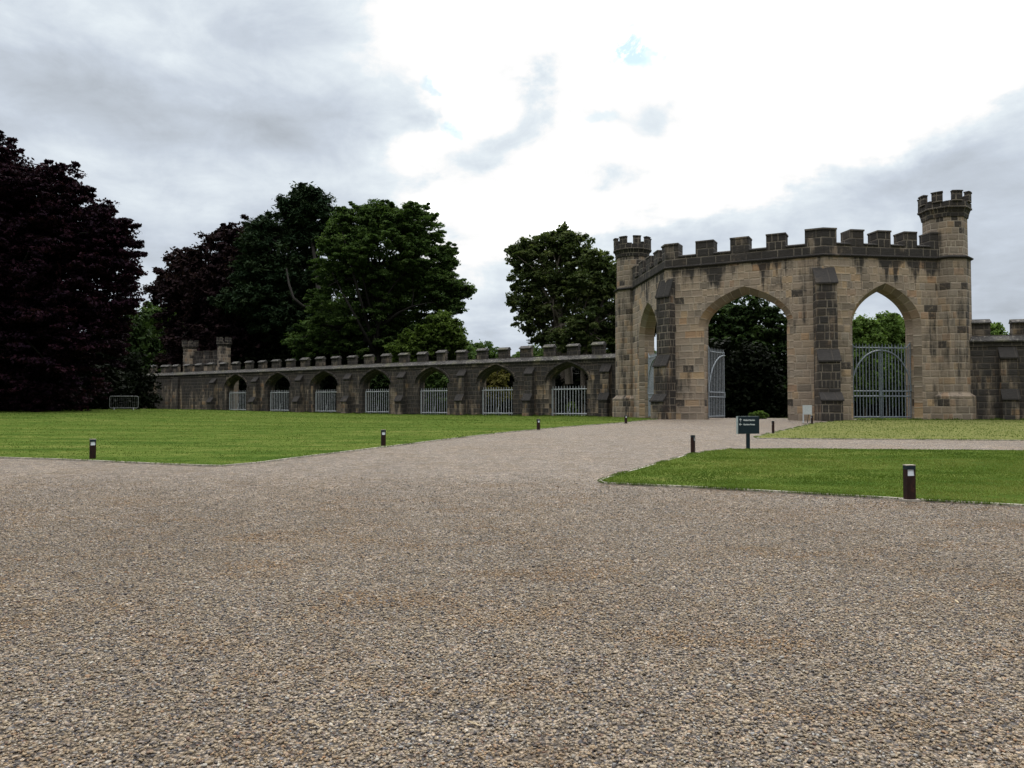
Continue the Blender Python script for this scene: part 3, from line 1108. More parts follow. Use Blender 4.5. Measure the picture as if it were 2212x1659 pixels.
def buttress(F, w, zb, stages, ztop, parent, back=-.9, sl=.45, m=None):
    """stages: bottom first, (projection, z where its weathering starts, z where the weathering ends)"""
    mb = MB()
    prof = [(back, zb)]
    for i, (P, za, zt) in enumerate(stages):
        nxt = stages[i + 1][0] if i + 1 < len(stages) else back * .1
        prof += [(P, zb if i == 0 else stages[i - 1][2]), (P, za), (nxt, zt)]
    prof += [(back, stages[-1][2])]
    fprofile(mb, F, prof, -w / 2, w / 2)
    b = mb.build('buttress', m or M['buttress'], parent)
    for i, (P, za, zt) in enumerate(stages):
        nxt = stages[i + 1][0] if i + 1 < len(stages) else back * .1
        mb = MB()
        fprofile(mb, F, [(P + .10, za - .05), (P + .10, za + .06), (nxt, zt + .11), (nxt, zt - .02), (P - .1, za - .05)], -w / 2 - .07, w / 2 + .07)
        mb.build('weathering', M['slab'], b)
    return b


def turret(cx, cy, r, zs, parent, n, ph, nm=8, name='turret', body=None, s=1.0):
    """zs: base, corbel start, corbel end, parapet top, merlon top"""
    z0, z1, z2, z3, z4 = zs
    R = r * 1.19
    mb = MB()
    lathe(mb, cx, cy, [(r, z0), (r, z1)], n, ph)
    tw = mb.build(name, body or M['turret'], parent)
    mb = MB()
    lathe(mb, cx, cy, [(r - .02, z1 - .02), (r + (R - r) * .25, z1), (r + (R - r) * .45, z1 + (z2 - z1) * .5), (R * .97, z2 - .02), (R + .05 * s, z2), (R + .05 * s, z2 + .12 * s), (R, z2 + .14 * s), (R, z3)], n, ph)
    cr = mb.build('crown', M['crown'], tw)
    for i in range(nm):
        mb = MB()
        a = ph + PI / nm + 2 * PI * i / nm
        h = 2 * PI / nm * .27
        arcseg(mb, cx, cy, R - .34 * s, R - .01, a - h, a + h, z3 - .01, z4, 3)
        arcseg(mb, cx, cy, R - .38 * s, R + .04 * s, a - h * 1.08, a + h * 1.08, z4, z4 + .09 * s, 3)
        mb.build('merlon', M['crown'], tw)
    return tw


def gatehouse():
    rng = random.Random(7)
    T = 1.35
    zg, zc = .2, 13.06
    g = thing('gatehouse', (20, 62, tz(20, 62)), 'sandstone castle gateway with three pointed arches and two battlemented turrets', 'gatehouse')
    Lv, Rv, LTv, RTv = Vector(GL), Vector(GR), Vector(LT), Vector(RT)
    outv = (-.3, -1)
    FC = Frame(GL, Rv - Lv, outv)
    FR = Frame(GR, RTv - Rv, outv)
    FL = Frame(GL, LTv - Lv, (-1, -.1))
    lc, lr, ll = (Rv - Lv).length, (RTv - Rv).length, (LTv - Lv).length
    tR = math.tan(math.radians(36.6) / 2) * T
    tL = math.tan(math.radians(56) / 2) * T
    for F, u0, u1, u0b, u1b, arches in [
        (FC, 0, lc, tL, lc - tR, [(6.4, 3.2, 8.1, 2.62, .48, False)]),
        (FR, 0, lr + .6, tR, lr + .6, [(5.1, 2.55, 7.85, 2.85, .42, True)]),
        (FL, 0, ll + .2, tL, ll + .2, [(5.4, 2.6, 7.9, 2.75, .42, True)])]:
        mb, rg = MB(), MB()
        arch_wall(mb, rg, F, T, zg, zc, u0, u1, u0b, u1b, arches)
        mb.build('wall', M['stone'], g)
        rg.build('arch', M['voussoir'], g)
    line = [LT, GL, GR, (RT[0] + .4, RT[1] + .06)]
    # string course, parapet, coping
    mb = MB()
    sweep(mb, line, [(-.3, zc - .03), (.03, zc - .03), (.13, zc + .04), (.16, zc + .07), (.16, zc + .14), (.02, zc + .22), (-.3, zc + .22)], 1)
    sc = mb.build('string_course', M['slab'], g)
    mb = MB()
    sweep(mb, line, [(-T, zc + .0), (-.02, zc + .0), (-.02, 14.02), (-T, 14.02)], 1)
    mb.build('parapet', M['parapet'], g)
    # sills of the embrasures
    def cop(F, a, b):
        mbc = MB()
        fprofile(mbc, F, [(-T + .01, 14.0), (.06, 14.0), (.06, 14.08), (-.25, 14.2), (-T + .01, 14.2)], a, b)
        mbc.build('embrasure_sill', M['slab'], g)
    spans_c = [(1.12, 2.56), (4.0, 5.33), (6.79, 8.11), (9.57, 10.97)]
    for a, b in spans_c:
        cop(FC, a, b)
    for a, b in [(1.11, 2.25), (3.37, 4.5), (5.62, 6.73), (7.8, 8.95)]:
        cop(FR, a, b)
    for a, b in [(1.0, 2.2), (3.5, 4.7), (6.0, 7.2), (8.5, 9.7)]:
        cop(FL, a, b)
    for a, b in [(2.56, 4.0), (5.33, 6.79), (8.11, 9.57)]:
        merlon_on(FC, a, b, -1.3, -.02, 14.0, 15.2, g, M['parapet'], rng)
    for a, b in [(2.25, 3.37), (4.5, 5.62), (6.73, 7.8), (8.95, 9.6)]:
        merlon_on(FR, a, b, -1.3, -.02, 14.0, 15.2, g, M['parapet'], rng)
    for a, b in [(2.2, 3.5), (4.7, 6.0), (7.2, 8.5), (9.7, 10.9)]:
        merlon_on(FL, a, b, -1.3, -.02, 14.0, 15.2, g, M['parapet'], rng)
    for (F0, u0, F1, u1, c, zt) in [(FL, 1.0, FC, 1.12, GL, 15.2), (FC, 10.97, FR, 1.11, GR, 15.24)]:
        a, b = F0.p(u0, 0, 0), F1.p(u1, 0, 0)
        mb = MB()
        ln = [(a.x, a.y), c, (b.x, b.y)]
        sweep(mb, ln, [(-1.3, 14.0), (-.02, 14.0), (-.02, zt - .13), (-1.3, zt - .13)], 1)
        sweep(mb, ln, [(-1.35, zt - .13), (.06, zt - .13), (.06, zt), (-1.35, zt)], 1)
        mb.build('merlon', M['parapet'], g)
    # buttresses at the two corners
    nR = Vector((-.171, -.985))
    FBR = Frame(GR, (-nR.y, nR.x), nR)
    buttress(FBR, 1.46, zg, [(2.3, 2.1, 2.6), (1.65, 5.0, 5.8), (1.0, 10.85, 12.1)], 12.1, g)
    nL = Vector((-.83, -.555))
    FBL = Frame(GL, (-nL.y, nL.x), nL)
    buttress(FBL, 1.46, zg, [(1.05, 2.1, 2.6), (.68, 5.0, 5.8), (.32, 10.75, 12.1)], 12.1, g)
    # corner towers: octagonal base, turret above the string course
    for (cx, cy, r, ph, n, tn) in [(34.2, 60.75, 1.76, PI / 8, 8, 8), (11.95, 76.4, 1.72, PI / 8 + .1, 8, 16)]:
        mb = MB()
        lathe(mb, cx, cy, [(r + .34, zg), (r + .34, 2.45), (r, 2.72), (r, zc)], 8, ph)
        tb = mb.build('tower', M['stone_tower'], g)
        mb = MB()
        lathe(mb, cx, cy, [(r - .1, zc - .03), (r + .02, zc - .03), (r + .15, zc + .04), (r + .19, zc + .07), (r + .19, zc + .15), (r, zc + .24)], 8, ph)
        mb.build('string_course', M['slab'], tb)
        tr = r - (.19 if tn == 8 else .16)
        turret(cx, cy, tr, (zc + .2, 16.35, 17.0, 17.5, 18.2), g, tn, ph, 8)
    return g, FC, FR, FL


gate_thing, FC, FR, FL = gatehouse()


def gate_leaf(F, W, label, flip=False, m='gate_paint', z0=.86, group='iron gate leaves of the gateway', nb=9, brace_top=6.0, zt=6.2):
    """F origin at the hinge, u towards the meeting edge"""
    o = F.O
    g = thing('iron_gate', (o.x, o.y, tz(o.x, o.y)), label, 'gate', group)
    mm = M[m]
    r = .042
    mb = MB()
    mb.tube([F.p(0, 0, z0 - .15), F.p(0, 0, zt + .45)], .045, 6)
    mb.tube([F.p(W, 0, z0 - .15), F.p(W, 0, zt + .1)], .025, 6)
    mb.tube([F.p(0, 0, zt + .38), F.p(.14, 0, zt + .2), F.p(.3, 0, zt + .04), F.p(.5, 0, zt), F.p(W, 0, zt)], .05, 6)
    for z in (z0, 2.46, 2.85):
        mb.tube([F.p(0, 0, z), F.p(W, 0, z)], .05, 6)
    mb.build('frame', mm, g)
    mb = MB()
    pts = []
    for i in range(13):
        a = PI / 2 * i / 12
        pts.append(F.p(W * (1 - math.cos(a)), .05, 2.85 + (brace_top - 2.85) * math.sin(a)))
    mb.tube(pts, .06, 6)
    mb.build('arched_brace', mm, g)
    mb = MB()
    for i in range(nb):
        u = W * (i + .7) / (nb + .1)
        top = zt + .3
        mb.tube([F.p(u, 0, z0 - .12), F.p(u, 0, top - .22)], .036, 5)
        mb.tube([F.p(u, 0, top - .22), F.p(u, 0, top - .12), F.p(u, 0, top + .05)], .05, 5, .006)
    mb.build('bar_panel', mm, g)
    mb = MB()
    fb = lambda u0, u1, a, b: fbox(mb, F, u0, u1, -.06, .06, a, b)
    fb(W - .1, W + .06, 2.42, 2.9)
    if 'right closed' in label or 'edge-on' in label:
        return g
    mb.build('lock_box', mm, g)
    return g


# right arch: both leaves shut
h = FR.p(5.1 - 2.5, -.75, 0)
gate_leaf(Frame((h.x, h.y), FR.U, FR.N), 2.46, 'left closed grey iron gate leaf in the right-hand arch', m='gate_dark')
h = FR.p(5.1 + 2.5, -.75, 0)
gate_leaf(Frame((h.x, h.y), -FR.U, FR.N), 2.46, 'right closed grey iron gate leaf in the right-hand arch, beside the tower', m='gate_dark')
# centre arch: both leaves swung inwards
h = FC.p(3.3, -.95, 0)
a = math.radians(51)
gate_leaf(Frame((h.x, h.y), (math.cos(a), math.sin(a))), 3.1, 'tall grey iron gate leaf standing open at the left side of the middle arch', nb=10)
h = FC.p(9.55, -.95, 0)
a = math.radians(70.8)
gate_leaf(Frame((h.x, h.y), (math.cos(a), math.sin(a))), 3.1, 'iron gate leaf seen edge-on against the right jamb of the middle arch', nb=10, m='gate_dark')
# left arch
h = FL.p(5.4 + 2.5, -.75, 0)
gate_leaf(Frame((h.x, h.y), -FL.U, FL.N), 2.46, 'pale grey iron gate leaf in the narrow-looking left arch, beside the left turret', m='gate_paint')
h = FL.p(5.4 - 2.5, -.75, 0)
gate_leaf(Frame((h.x, h.y), FL.U, FL.N), 2.46, 'iron gate leaf in the left arch half hidden behind the buttress', m='gate_paint')


# ------------------------------------------------------------------ arcade wall
def battlement_run(F, spans, parent, rng, depth=.55, o=-.55):
    for a, b in spans:
        mb = MB()
        z1 = 8.08 + rng.uniform(-.05, .05)
        fbox(mb, F, a, b, o - depth, o, 7.0, z1)
        mo = mb.build('merlon', M['arcade_top'], parent)
        mb = MB()
        e = .05
        tl = rng.uniform(-.03, .03)
        fprofile(mb, F, [(o + .16, z1), (o + .16, z1 + .07), (o - .3, z1 + .34 + tl), (o - depth + .15, z1 + .34 + tl), (o - depth - .1, z1 + .05), (o - depth - .1, z1)], a - e, b + e)
        mb.build('coping', M['ledge'], mo)


def wall_profile(mb_l, mb_b, F, u0, u1):
    fprofile(mb_b, F, [(-.02, 6.28), (.07, 6.28), (.07, 6.62), (-.02, 6.62)], u0, u1)
    fprofile(mb_l, F, [(-.3, 6.60), (.20, 6.60), (.22, 6.70), (-.50, 7.12), (-1.65, 7.12), (-1.65, 6.62)], u0, u1)


def arcade():
    rng = random.Random(3)
    F = Frame((WP.x, WP.y), (WD.x, WD.y), (-.5, -.8))
    b = wp(30)
    g = thing('arcade_wall', (b[0], b[1], tz(*b)), 'long soot-blackened battlemented wall pierced by seven arches, left of the gatehouse', 'wall')
    arches = [(3.3 + 9.3 * k, 2.3, 4.45, 1.6, .38, False) for k in range(7)]
    mb, rg = MB(), MB()
    arch_wall(mb, rg, F, 1.3, -.2, 6.6, -3.4, 75.6, -3.4, 75.6, arches)
    mb.build('wall', M['arcade'], g)
    rg.build('arch', M['arcade'], g)
    ml, mbn = MB(), MB()
    wall_profile(ml, mbn, F, -3.4, 75.9)
    ml.build('ledge', M['ledge'], g)
    # moulded band, interrupted by the points of the arches
    mbn = MB()
    prev = -3.4
    for k in range(7):
        uc = 3.3 + 9.3 * k
        fprofile(mbn, F, [(-.02, 6.27), (.06, 6.27), (.06, 6.60), (-.02, 6.60)], prev, uc - .55)
        prev = uc + .55
    fprofile(mbn, F, [(-.02, 6.27), (.06, 6.27), (.06, 6.60), (-.02, 6.60)], prev, 75.6)
    mbn.build('band', M['arcade_top'], g)
    # raised embrasure sills
    spans = [(k * 3.01 - .66 + rng.uniform(-.05, .05), k * 3.01 + .66 + rng.uniform(-.05, .05)) for k in range(0, 26) if k * 3.01 < 76]
    mb = MB()
    fbox(mb, F, -3.4, 75.6, -1.25, -.58, 7.1, 7.2)
    mb.build('embrasure_sill', M['ledge'], g)
    battlement_run(F, spans + [(-3.3, -2.3)], g, rng)
    # hood moulds
    for k in range(7):
        uc = 3.3 + 9.3 * k
        oc = arch_curve(2.3 + .40, 2.02)
        ic = arch_curve(2.3 + .40 + .16, 2.22)
        mb = MB()
        for i in range(len(oc) - 1):
            (a0, z0), (a1, z1) = oc[i], oc[i + 1]
            (b0, y0), (b1, y1) = ic[i], ic[i + 1]
            q = [F.p(uc + a0, .0, 4.45 + z0), F.p(uc + a1, .0, 4.45 + z1), F.p(uc + b1, .0, 4.45 + y1), F.p(uc + b0, .0, 4.45 + y0)]
            r = [F.p(uc + a0, .14, 4.45 + z0), F.p(uc + a1, .14, 4.45 + z1), F.p(uc + b1, .14, 4.45 + y1), F.p(uc + b0, .14, 4.45 + y0)]
            mb.hexa(q + r)
        mb.build('hood_mould', M['arcade_top'], g)
    # buttresses
    nv = Vector((-.5571, -.8305))
    for k in range(8):
        s = -1.35 + 9.3 * k
        c = wp(s)
        if k == 7:
            s = 64.2
            c = wp(s)
        FB = Frame(c, (WD.x, WD.y), nv)
        buttress(FB, .98, -.2, [(1.0, 2.35, 3.0), (.55, 5.25, 5.95)], 6.0, g, back=-.4, m=M['arcade'])
    for s, w in ((73.9, 1.5),):
        FB = Frame(wp(s), (WD.x, WD.y), nv)
        mb = MB()
        fbox(mb, FB, -w / 2, w / 2, -.2, .28, -.2, 6.25)
        mb.build('pilaster', M['arcade'], g)
    return F


FA = arcade()


def end_wall():
    rng = random.Random(5)
    a = Vector(wp(75.4))
    d = Vector((-.86, .51))
    F = Frame((a.x, a.y), (d.x, d.y), (-.5, -.8))
    g = thing('boundary_wall', (a.x, a.y, tz(a.x, a.y)), 'short dark battlemented return wall at the far left end of the arcade', 'wall')
    mb = MB()
    fbox(mb, F, .3, 9.2, -1.3, 0, -.2, 6.6)
    mb.build('wall', M['arcade'], g)
    ml, mbn = MB(), MB()
    wall_profile(ml, mbn, F, .5, 9.6)
    ml.build('ledge', M['ledge'], g)
    mbn.build('band', M['arcade_top'], g)
    battlement_run(F, [(1.4, 3.4), (5.0, 6.6), (8.0, 9.4)], g, rng)


end_wall()


def right_wall():
    rng = random.Random(6)
    F = Frame((35.3, 59.6), (.97, -.25), (-.2, -1))
    g = thing('boundary_wall', (40, 58.4, tz(40, 58.4)), 'dark battlemented wall running right from the right-hand tower', 'wall')
    mb = MB()
    fbox(mb, F, 0, 30, -1.3, 0, .2, 6.6)
    mb.build('wall', M['arcade'], g)
    ml, mbn = MB(), MB()
    wall_profile(ml, mbn, F, 0, 30)
    ml.build('ledge', M['ledge'], g)
    mbn.build('band', M['arcade_top'], g)
    mb = MB()
    fbox(mb, F, 0, 30, -1.25, -.58, 7.1, 7.2)
    mb.build('embrasure_sill', M['ledge'], g)
    battlement_run(F, [(.3, 1.65)] + [(3.15 + 3.0 * k, 4.8 + 3.0 * k) for k in range(8)], g, rng)
    nv = F.N
    for s in (2.55, 11.5, 20.5):
        p = F.p(s, 0, 0)
        FB = Frame((p.x, p.y), F.U, nv)
        buttress(FB, 1.1, .2, [(.75, 2.2, 2.9), (.45, 5.35, 6.2)], 6.0, g, back=-.4, m=M['arcade'])


right_wall()


def far_tower():
    g = thing('gate_tower', (-49, 125, 1.0), 'small far stone gate tower with two crowned turrets rising behind the arcade', 'tower')
    A, B = (-52.4, 125.5), (-45.9, 122.6)
    F = Frame(A, (B[0] - A[0], B[1] - A[1]), (-.3, -1))
    L = math.hypot(B[0] - A[0], B[1] - A[1])
    mb = MB()
    fbox(mb, F, 0, L, -3.5, .2, .5, 8.35)
    mb.build('wall', M['stone'], g)
    mb = MB()
    fprofile(mb, F, [(-.1, 8.3), (.3, 8.3), (.38, 8.42), (.38, 8.52), (.15, 8.66), (-.1, 8.66)], -.9, L + .9)
    mb.build('string_course', M['slab'], g)
    mb = MB()
    fbox(mb, F, 0, L, -.8, .15, 8.4, 9.45)
    mb.build('parapet', M['parapet'], g)
    for a, b in [(1.2, 2.1), (3.15, 4.4), (5.2, 6.4)]:
        mb = MB()
        fbox(mb, F, a, b, -.8, .17, 9.45, 10.55)
        fbox(mb, F, a - .06, b + .06, -.85, .24, 10.55, 10.7)
        mb.build('merlon', M['parapet'], g)
    turret(A[0] - .0, A[1] + .2, 1.06, (.5, 11.1, 11.4, 11.75, 12.4), g, 12, .1, 8, s=.7)
    turret(B[0] + .2, B[1] + .0, .98, (.5, 11.3, 11.6, 11.95, 12.65), g, 8, .3, 8, s=.7)


far_tower()


def railings():
    F = FA
    T = .55
    names = ['widest-looking pale railing, in the arch nearest the gatehouse', 'pale railing in the second arch from the gatehouse, golden shrub behind it',
             'pale railing in the third arch from the gatehouse, leafy shrub behind it', 'pale railing in the middle arch of the seven',
             'pale railing in the fifth arch from the gatehouse', 'pale railing in the sixth arch from the gatehouse',
             'pale railing in the farthest arch, at the left end of the arcade']
    for k in range(7):
        uc = 3.3 + 9.3 * k
        c = F.p(uc, -T, 0)
        z = tz(c.x, c.y)
        g = thing('arch_railing', (c.x, c.y, z), names[k], 'railing', 'railings closing the arches')
        z0, zt = z + .30, 3.55 + (z - .62) * .5
        mb = MB()
        mb.tube([F.p(uc - 2.3, -T, zt), F.p(uc + 2.3, -T, zt)], .06, 6)
        mb.build('top_rail', M['rail_paint'], g)
        mb = MB()
        mb.tube([F.p(uc - 2.3, -T, z0), F.p(uc + 2.3, -T, z0)], .06, 6)
        mb.build('bottom_rail', M['rail_paint'], g)
        mb = MB()
        for i in range(13):
            u = uc - 2.3 + 4.6 * (i + .5) / 13
            mb.tube([F.p(u, -T, z - .05), F.p(u, -T, zt + .22), F.p(u, -T, zt + .34)], .038, 5)
        mb.tube([F.p(uc - 2.24, -T, z - .05), F.p(uc - 2.24, -T, zt)], .055, 5)
        mb.tube([F.p(uc + 2.24, -T, z - .05), F.p(uc + 2.24, -T, zt)], .055, 5)
        mb.build('bar_panel', M['rail_paint'], g)
        mb = MB()
        mb.tube([F.p(uc + .15, -T + .12, z0), F.p(uc + .02, -T + .14, z0 + .35), F.p(uc - .06, -T + .12, z0 + .8), F.p(uc - .08, -T + .05, z0 + 1.05)], .04, 5)
        mb.build('stay', M['rail_paint'], g)


railings()


# ------------------------------------------------------------------ furniture
def make_bollard():
    g = thing('bollard', (0, 0, 0), 'x', 'bollard', 'rust-brown light bollards along the gravel')
    w, d, H = .074, .048, .57
    mb = MB()
    # body with a lantern recess: shaft, two cheeks, head
    mb.box(-w, w, -d, d, -.1, .40)
    mb.box(-w, -w + .020, -d, d, .40, .50)
    mb.box(w - .020, w, -d, d, .40, .50)
    mb.build('post', M['rust'], g, loc=None)
    mb = MB()
    mb.box(-w - .001, w + .001, -d - .001, d + .001, .50, .558)
    hd = mb.build('head', M['sign_dark'], g)
    mb = MB()
    mb.box(-w - .003, w + .003, -d - .003, d + .003, .558, .572)
    mb.build('cap', M['concrete'], hd)
    mb = MB()
    mb.hexa([(-w + .021, -d + .006, .401), (w - .021, -d + .006, .401), (w - .021, d - .006, .401), (-w + .021, d - .006, .401),
             (-w + .021, -d + .016, .499), (w - .021, -d + .016, .499), (w - .021, d - .016, .499), (-w + .021, d - .016, .499)])
    mb.build('lamp_panel', M['lamp_white'], g)
    mb = MB()
    mb.box(-w - .05, w + .05, -d - .05, d + .05, -.1, .035)
    mb.build('base_slab', M['concrete'], g)
    return g


def children(o):
    return [c for c in bpy.data.objects if c.parent == o]


def copy_tree(o, parent=None):
    c = o.copy()
    C.objects.link(c)
    if parent is not None:
        c.parent = parent
    for ch in children(o):
        copy_tree(ch, c)
    return c


bspec = [((1965, 1083), 'nearest and largest brown light bollard, at the front edge of the right lawn', .10, 1.0),
         ((200, 993.5), 'brown light bollard at the front edge of the left lawn, far left', .55, .96),
         ((828, 965), 'brown light bollard beside the gravel on the left lawn, middle of the slanting edge', .35, 1.0),
         ((1163, 929.5), 'small brown bollard on the lawn edge below the arch nearest the gatehouse', .5, 1.0),
         ((1352, 915.5), 'tiny bollard on the lawn edge in front of the left turret', .5, .98),
         ((1497, 980.5), 'brown bollard standing left of the dark direction sign', 1.1, .97),
         ((1670, 937.5), 'thin-looking bollard right of the dark direction sign', 1.4, 1.06),
         ((1754, 917), 'dark narrow bollard touching the right side of the white noticeboard', 1.45, 1.0)]
proto = make_bollard()
for i, ((px, py), lab, rz, sc) in enumerate(bspec):
    o = proto if i == 0 else copy_tree(proto)
    x, y = gp(px, py)
    o.location = (x, y, tz(x, y))
    o.rotation_euler = (0, 0, rz)
    o.scale = (1, 1, sc)
    o['label'] = lab


def text_mesh(name, s, size, m, parent, loc, ext=.002):
    cu = bpy.data.curves.new(name, 'FONT')
    cu.body = s
    cu.size = size
    cu.extrude = ext
    cu.offset = .0015
    tmp = bpy.data.objects.new(name, cu)
    C.objects.link(tmp)
    dg = bpy.context.evaluated_depsgraph_get()
    dg.update()
    me = bpy.data.meshes.new_from_object(tmp.evaluated_get(dg))
    bpy.data.objects.remove(tmp)
    me.transform(Matrix.Translation(loc) @ Matrix.Rotation(PI / 2, 4, 'X'))
    me.materials.clear()
    me.materials.append(m)
    o = bpy.data.objects.new(name, me)
    C.objects.link(o)
    o.parent = parent
    return o


def sign():
    x, y = gp(1616, 971)
    g = thing('direction_sign', (x, y, tz(x, y)), 'dark slate sign reading Walled Garden and Gardens Route on a single post', 'sign', rz=.30)
    mb = MB()
    mb.box(-.052, .052, -.03, .03, -.1, .52)
    mb.build('post', M['sign_dark'], g, loc=None)
    W, z0, z1 = .385, .50, 1.045
    mb = MB()
    mb.box(-W, W, -.05, -.046, z0, z1)
    mb.build('panel', M['sign_dark'], g)
    mb = MB()
    mb.box(-W - .004, W + .004, -.0455, .05, z0 - .004, z1 + .004)
    mb.build('case', M['sign_edge'], g)
    for wds, z in (('Walled Garden', .905), ('Gardens Route', .77)):
        text_mesh('lettering', wds, .068, M['sign_text'], g, Vector((-.20, -.052, z)))
    for kind, z in (('up', .93), ('left', .795)):
        mb = MB()
        cx = -.30
        e = .009
        P = lambda a, b: (cx + a, -.0525, z + b)
        segs = [((0, -.045), (0, .045)), ((-.04, .005), (0, .045)), ((.04, .005), (0, .045))] if kind == 'up' else \
               [((-.045, 0), (.045, 0)), ((-.005, .04), (-.045, 0)), ((-.005, -.04), (-.045, 0))]
        for a, b in segs:
            mb.tube([P(*a), P(*b)], e * .7, 5)
        mb.build('arrow', M['sign_text'], g)


def fix_local(fn):
    fn()


# builders above write child vertices in world space relative to the parent; for things built round (0,0,0)
# the parent is moved after its children exist
_old_finish = finish


def finish(name, me, m, parent=None, world=True, loc=None):
    return _old_finish(name, me, m, parent, world and not LOCAL[0], loc)


LOCAL = [True]
sign()


def info_stand():
    x, y = gp(1744, 915.5)
    g = thing('noticeboard', (x, y, tz(x, y)), 'small white noticeboard on legs at the foot of the gatehouse pier', 'noticeboard', rz=.12)
    mb = MB()
    mb.box(-.31, .31, -.03, .0, .60, 1.2)
    mb.build('panel', M['info_white'], g)
    for s in (-1, 1):
        mb = MB()
        mb.box(s * .27 - .035, s * .27 + .035, -.025, .025, .03, .60)
        mb.build('leg', M['info_white'], g)
    mb = MB()
    mb.tube([(.12, .04, .7), (.22, .42, .04)], .02, 5)
    mb.build('brace', M['sign_dark'], g)
    mb = MB()
    mb.box(-.35, .35, -.09, .09, .0, .06)
    mb.build('foot', M['concrete'], g)


info_stand()


def barrier():
    D = 75.0
    x = (268 - 1106) / F_PX * D
    z = tz(x, D)
    g = thing('crowd_barrier', (x, D, z), 'galvanised crowd barrier standing alone on the far left lawn before the dark trees', 'barrier', rz=.28)
    mb = MB()
    W, z0, z1, r = 1.26, .22, 1.36, .16
    pts = []
    for cx, cz, a0 in ((W - r, z1 - r, 0), (-W + r, z1 - r, PI / 2), (-W + r, z0 + r, PI), (W - r, z0 + r, 1.5 * PI)):
        for i in range(5):
            a = a0 + PI / 2 * i / 4
            pts.append((cx + r * math.cos(a), 0, cz + r * math.sin(a)))
    pts.append(pts[0])
    mb.tube(pts, .036, 6)
    mb.build('frame', M['galv'], g)
    mb = MB()
    for i in range(14):
        u = -W + 2 * W * (i + 1) / 15
        mb.tube([(u, 0, z0), (u, 0, z1)], .006, 4)
    mb.build('bar_panel', M['galv'], g)
    for s in (-.85, .85):
        mb = MB()
        mb.tube([(s, 0, z0 + .02), (s + .05, -.35, .02)], .03, 5)
        mb.tube([(s, 0, z0 + .02), (s - .05, .35, .02)], .03, 5)
        mb.build('foot', M['galv'], g)


barrier()
LOCAL[0] = False


# ------------------------------------------------------------------ trees
def leaf_cloud(rng, centers, rad, per, size, flat=.6, upbias=.5, tint0=None, aspect=.55):
    """centers (n,3), rad (n,), per leaves in each clump"""
    n = len(centers)
    N = n * per
    d = rng.normal(0, 1, (N, 3))
    d /= np.linalg.norm(d, axis=1)[:, None] + 1e-9
    r = rng.random(N) ** .45
    off = d * r[:, None] * np.repeat(rad, per)[:, None]
    off[:, 2] *= flat
    P = np.repeat(centers, per, 0) + off
    nrm = rng.normal(0, 1, (N, 3))
    nrm[:, 2] = np.abs(nrm[:, 2]) + upbias
    nrm += d * .6
    nrm /= np.linalg.norm(nrm, axis=1)[:, None]
    q = rng.normal(0, 1, (N, 3))
    a = np.cross(nrm, q)
    a /= np.linalg.norm(a, axis=1)[:, None] + 1e-9
    b = np.cross(nrm, a)
    s = size * rng.uniform(.6, 1.35, N)
    a = a * s[:, None]
    b = b * (s * aspect)[:, None]
    V = np.stack([P - a, P - b * .9 + a * .1, P + a, P + b * 1.1 - a * .1], 1).reshape(-1, 3)
    ct = rng.random(n) if tint0 is None else tint0
    tint = np.clip(np.repeat(ct, per) * .55 + rng.random(N) * .45, 0, 1)
    return V, np.repeat(tint, 4)


def lobes_world(spec, D, depth=None):
    out = []
    for l in spec:
        px, py, rx = l[0], l[1], l[2]
        ry = l[3] if len(l) > 3 else rx
        dd = D + (l[4] if len(l) > 4 else 0)
        c = at(px, py, dd)
        k = dd / F_PX
        out.append((c.x, c.y, c.z, rx * k, max(rx, ry) * k * (depth or .85), ry * k))
    return out


def limb(mb, a, b, r0, r1, rng, bend=.12, k=5):
    a, b = Vector(a), Vector(b)
    L = (b - a).length
    pts = []
    o1 = Vector((rng.gauss(0, 1), rng.gauss(0, 1), rng.gauss(0, .4))) * L * bend
    for i in range(k + 1):
        t = i / k
        up = Vector((0, 0, math.sin(t * PI) * L * .06))
        pts.append(a.lerp(b, t) + o1 * math.sin(t * PI) + up)
    mb.tube(pts, r0, 6, r1, cap=False)
    return pts


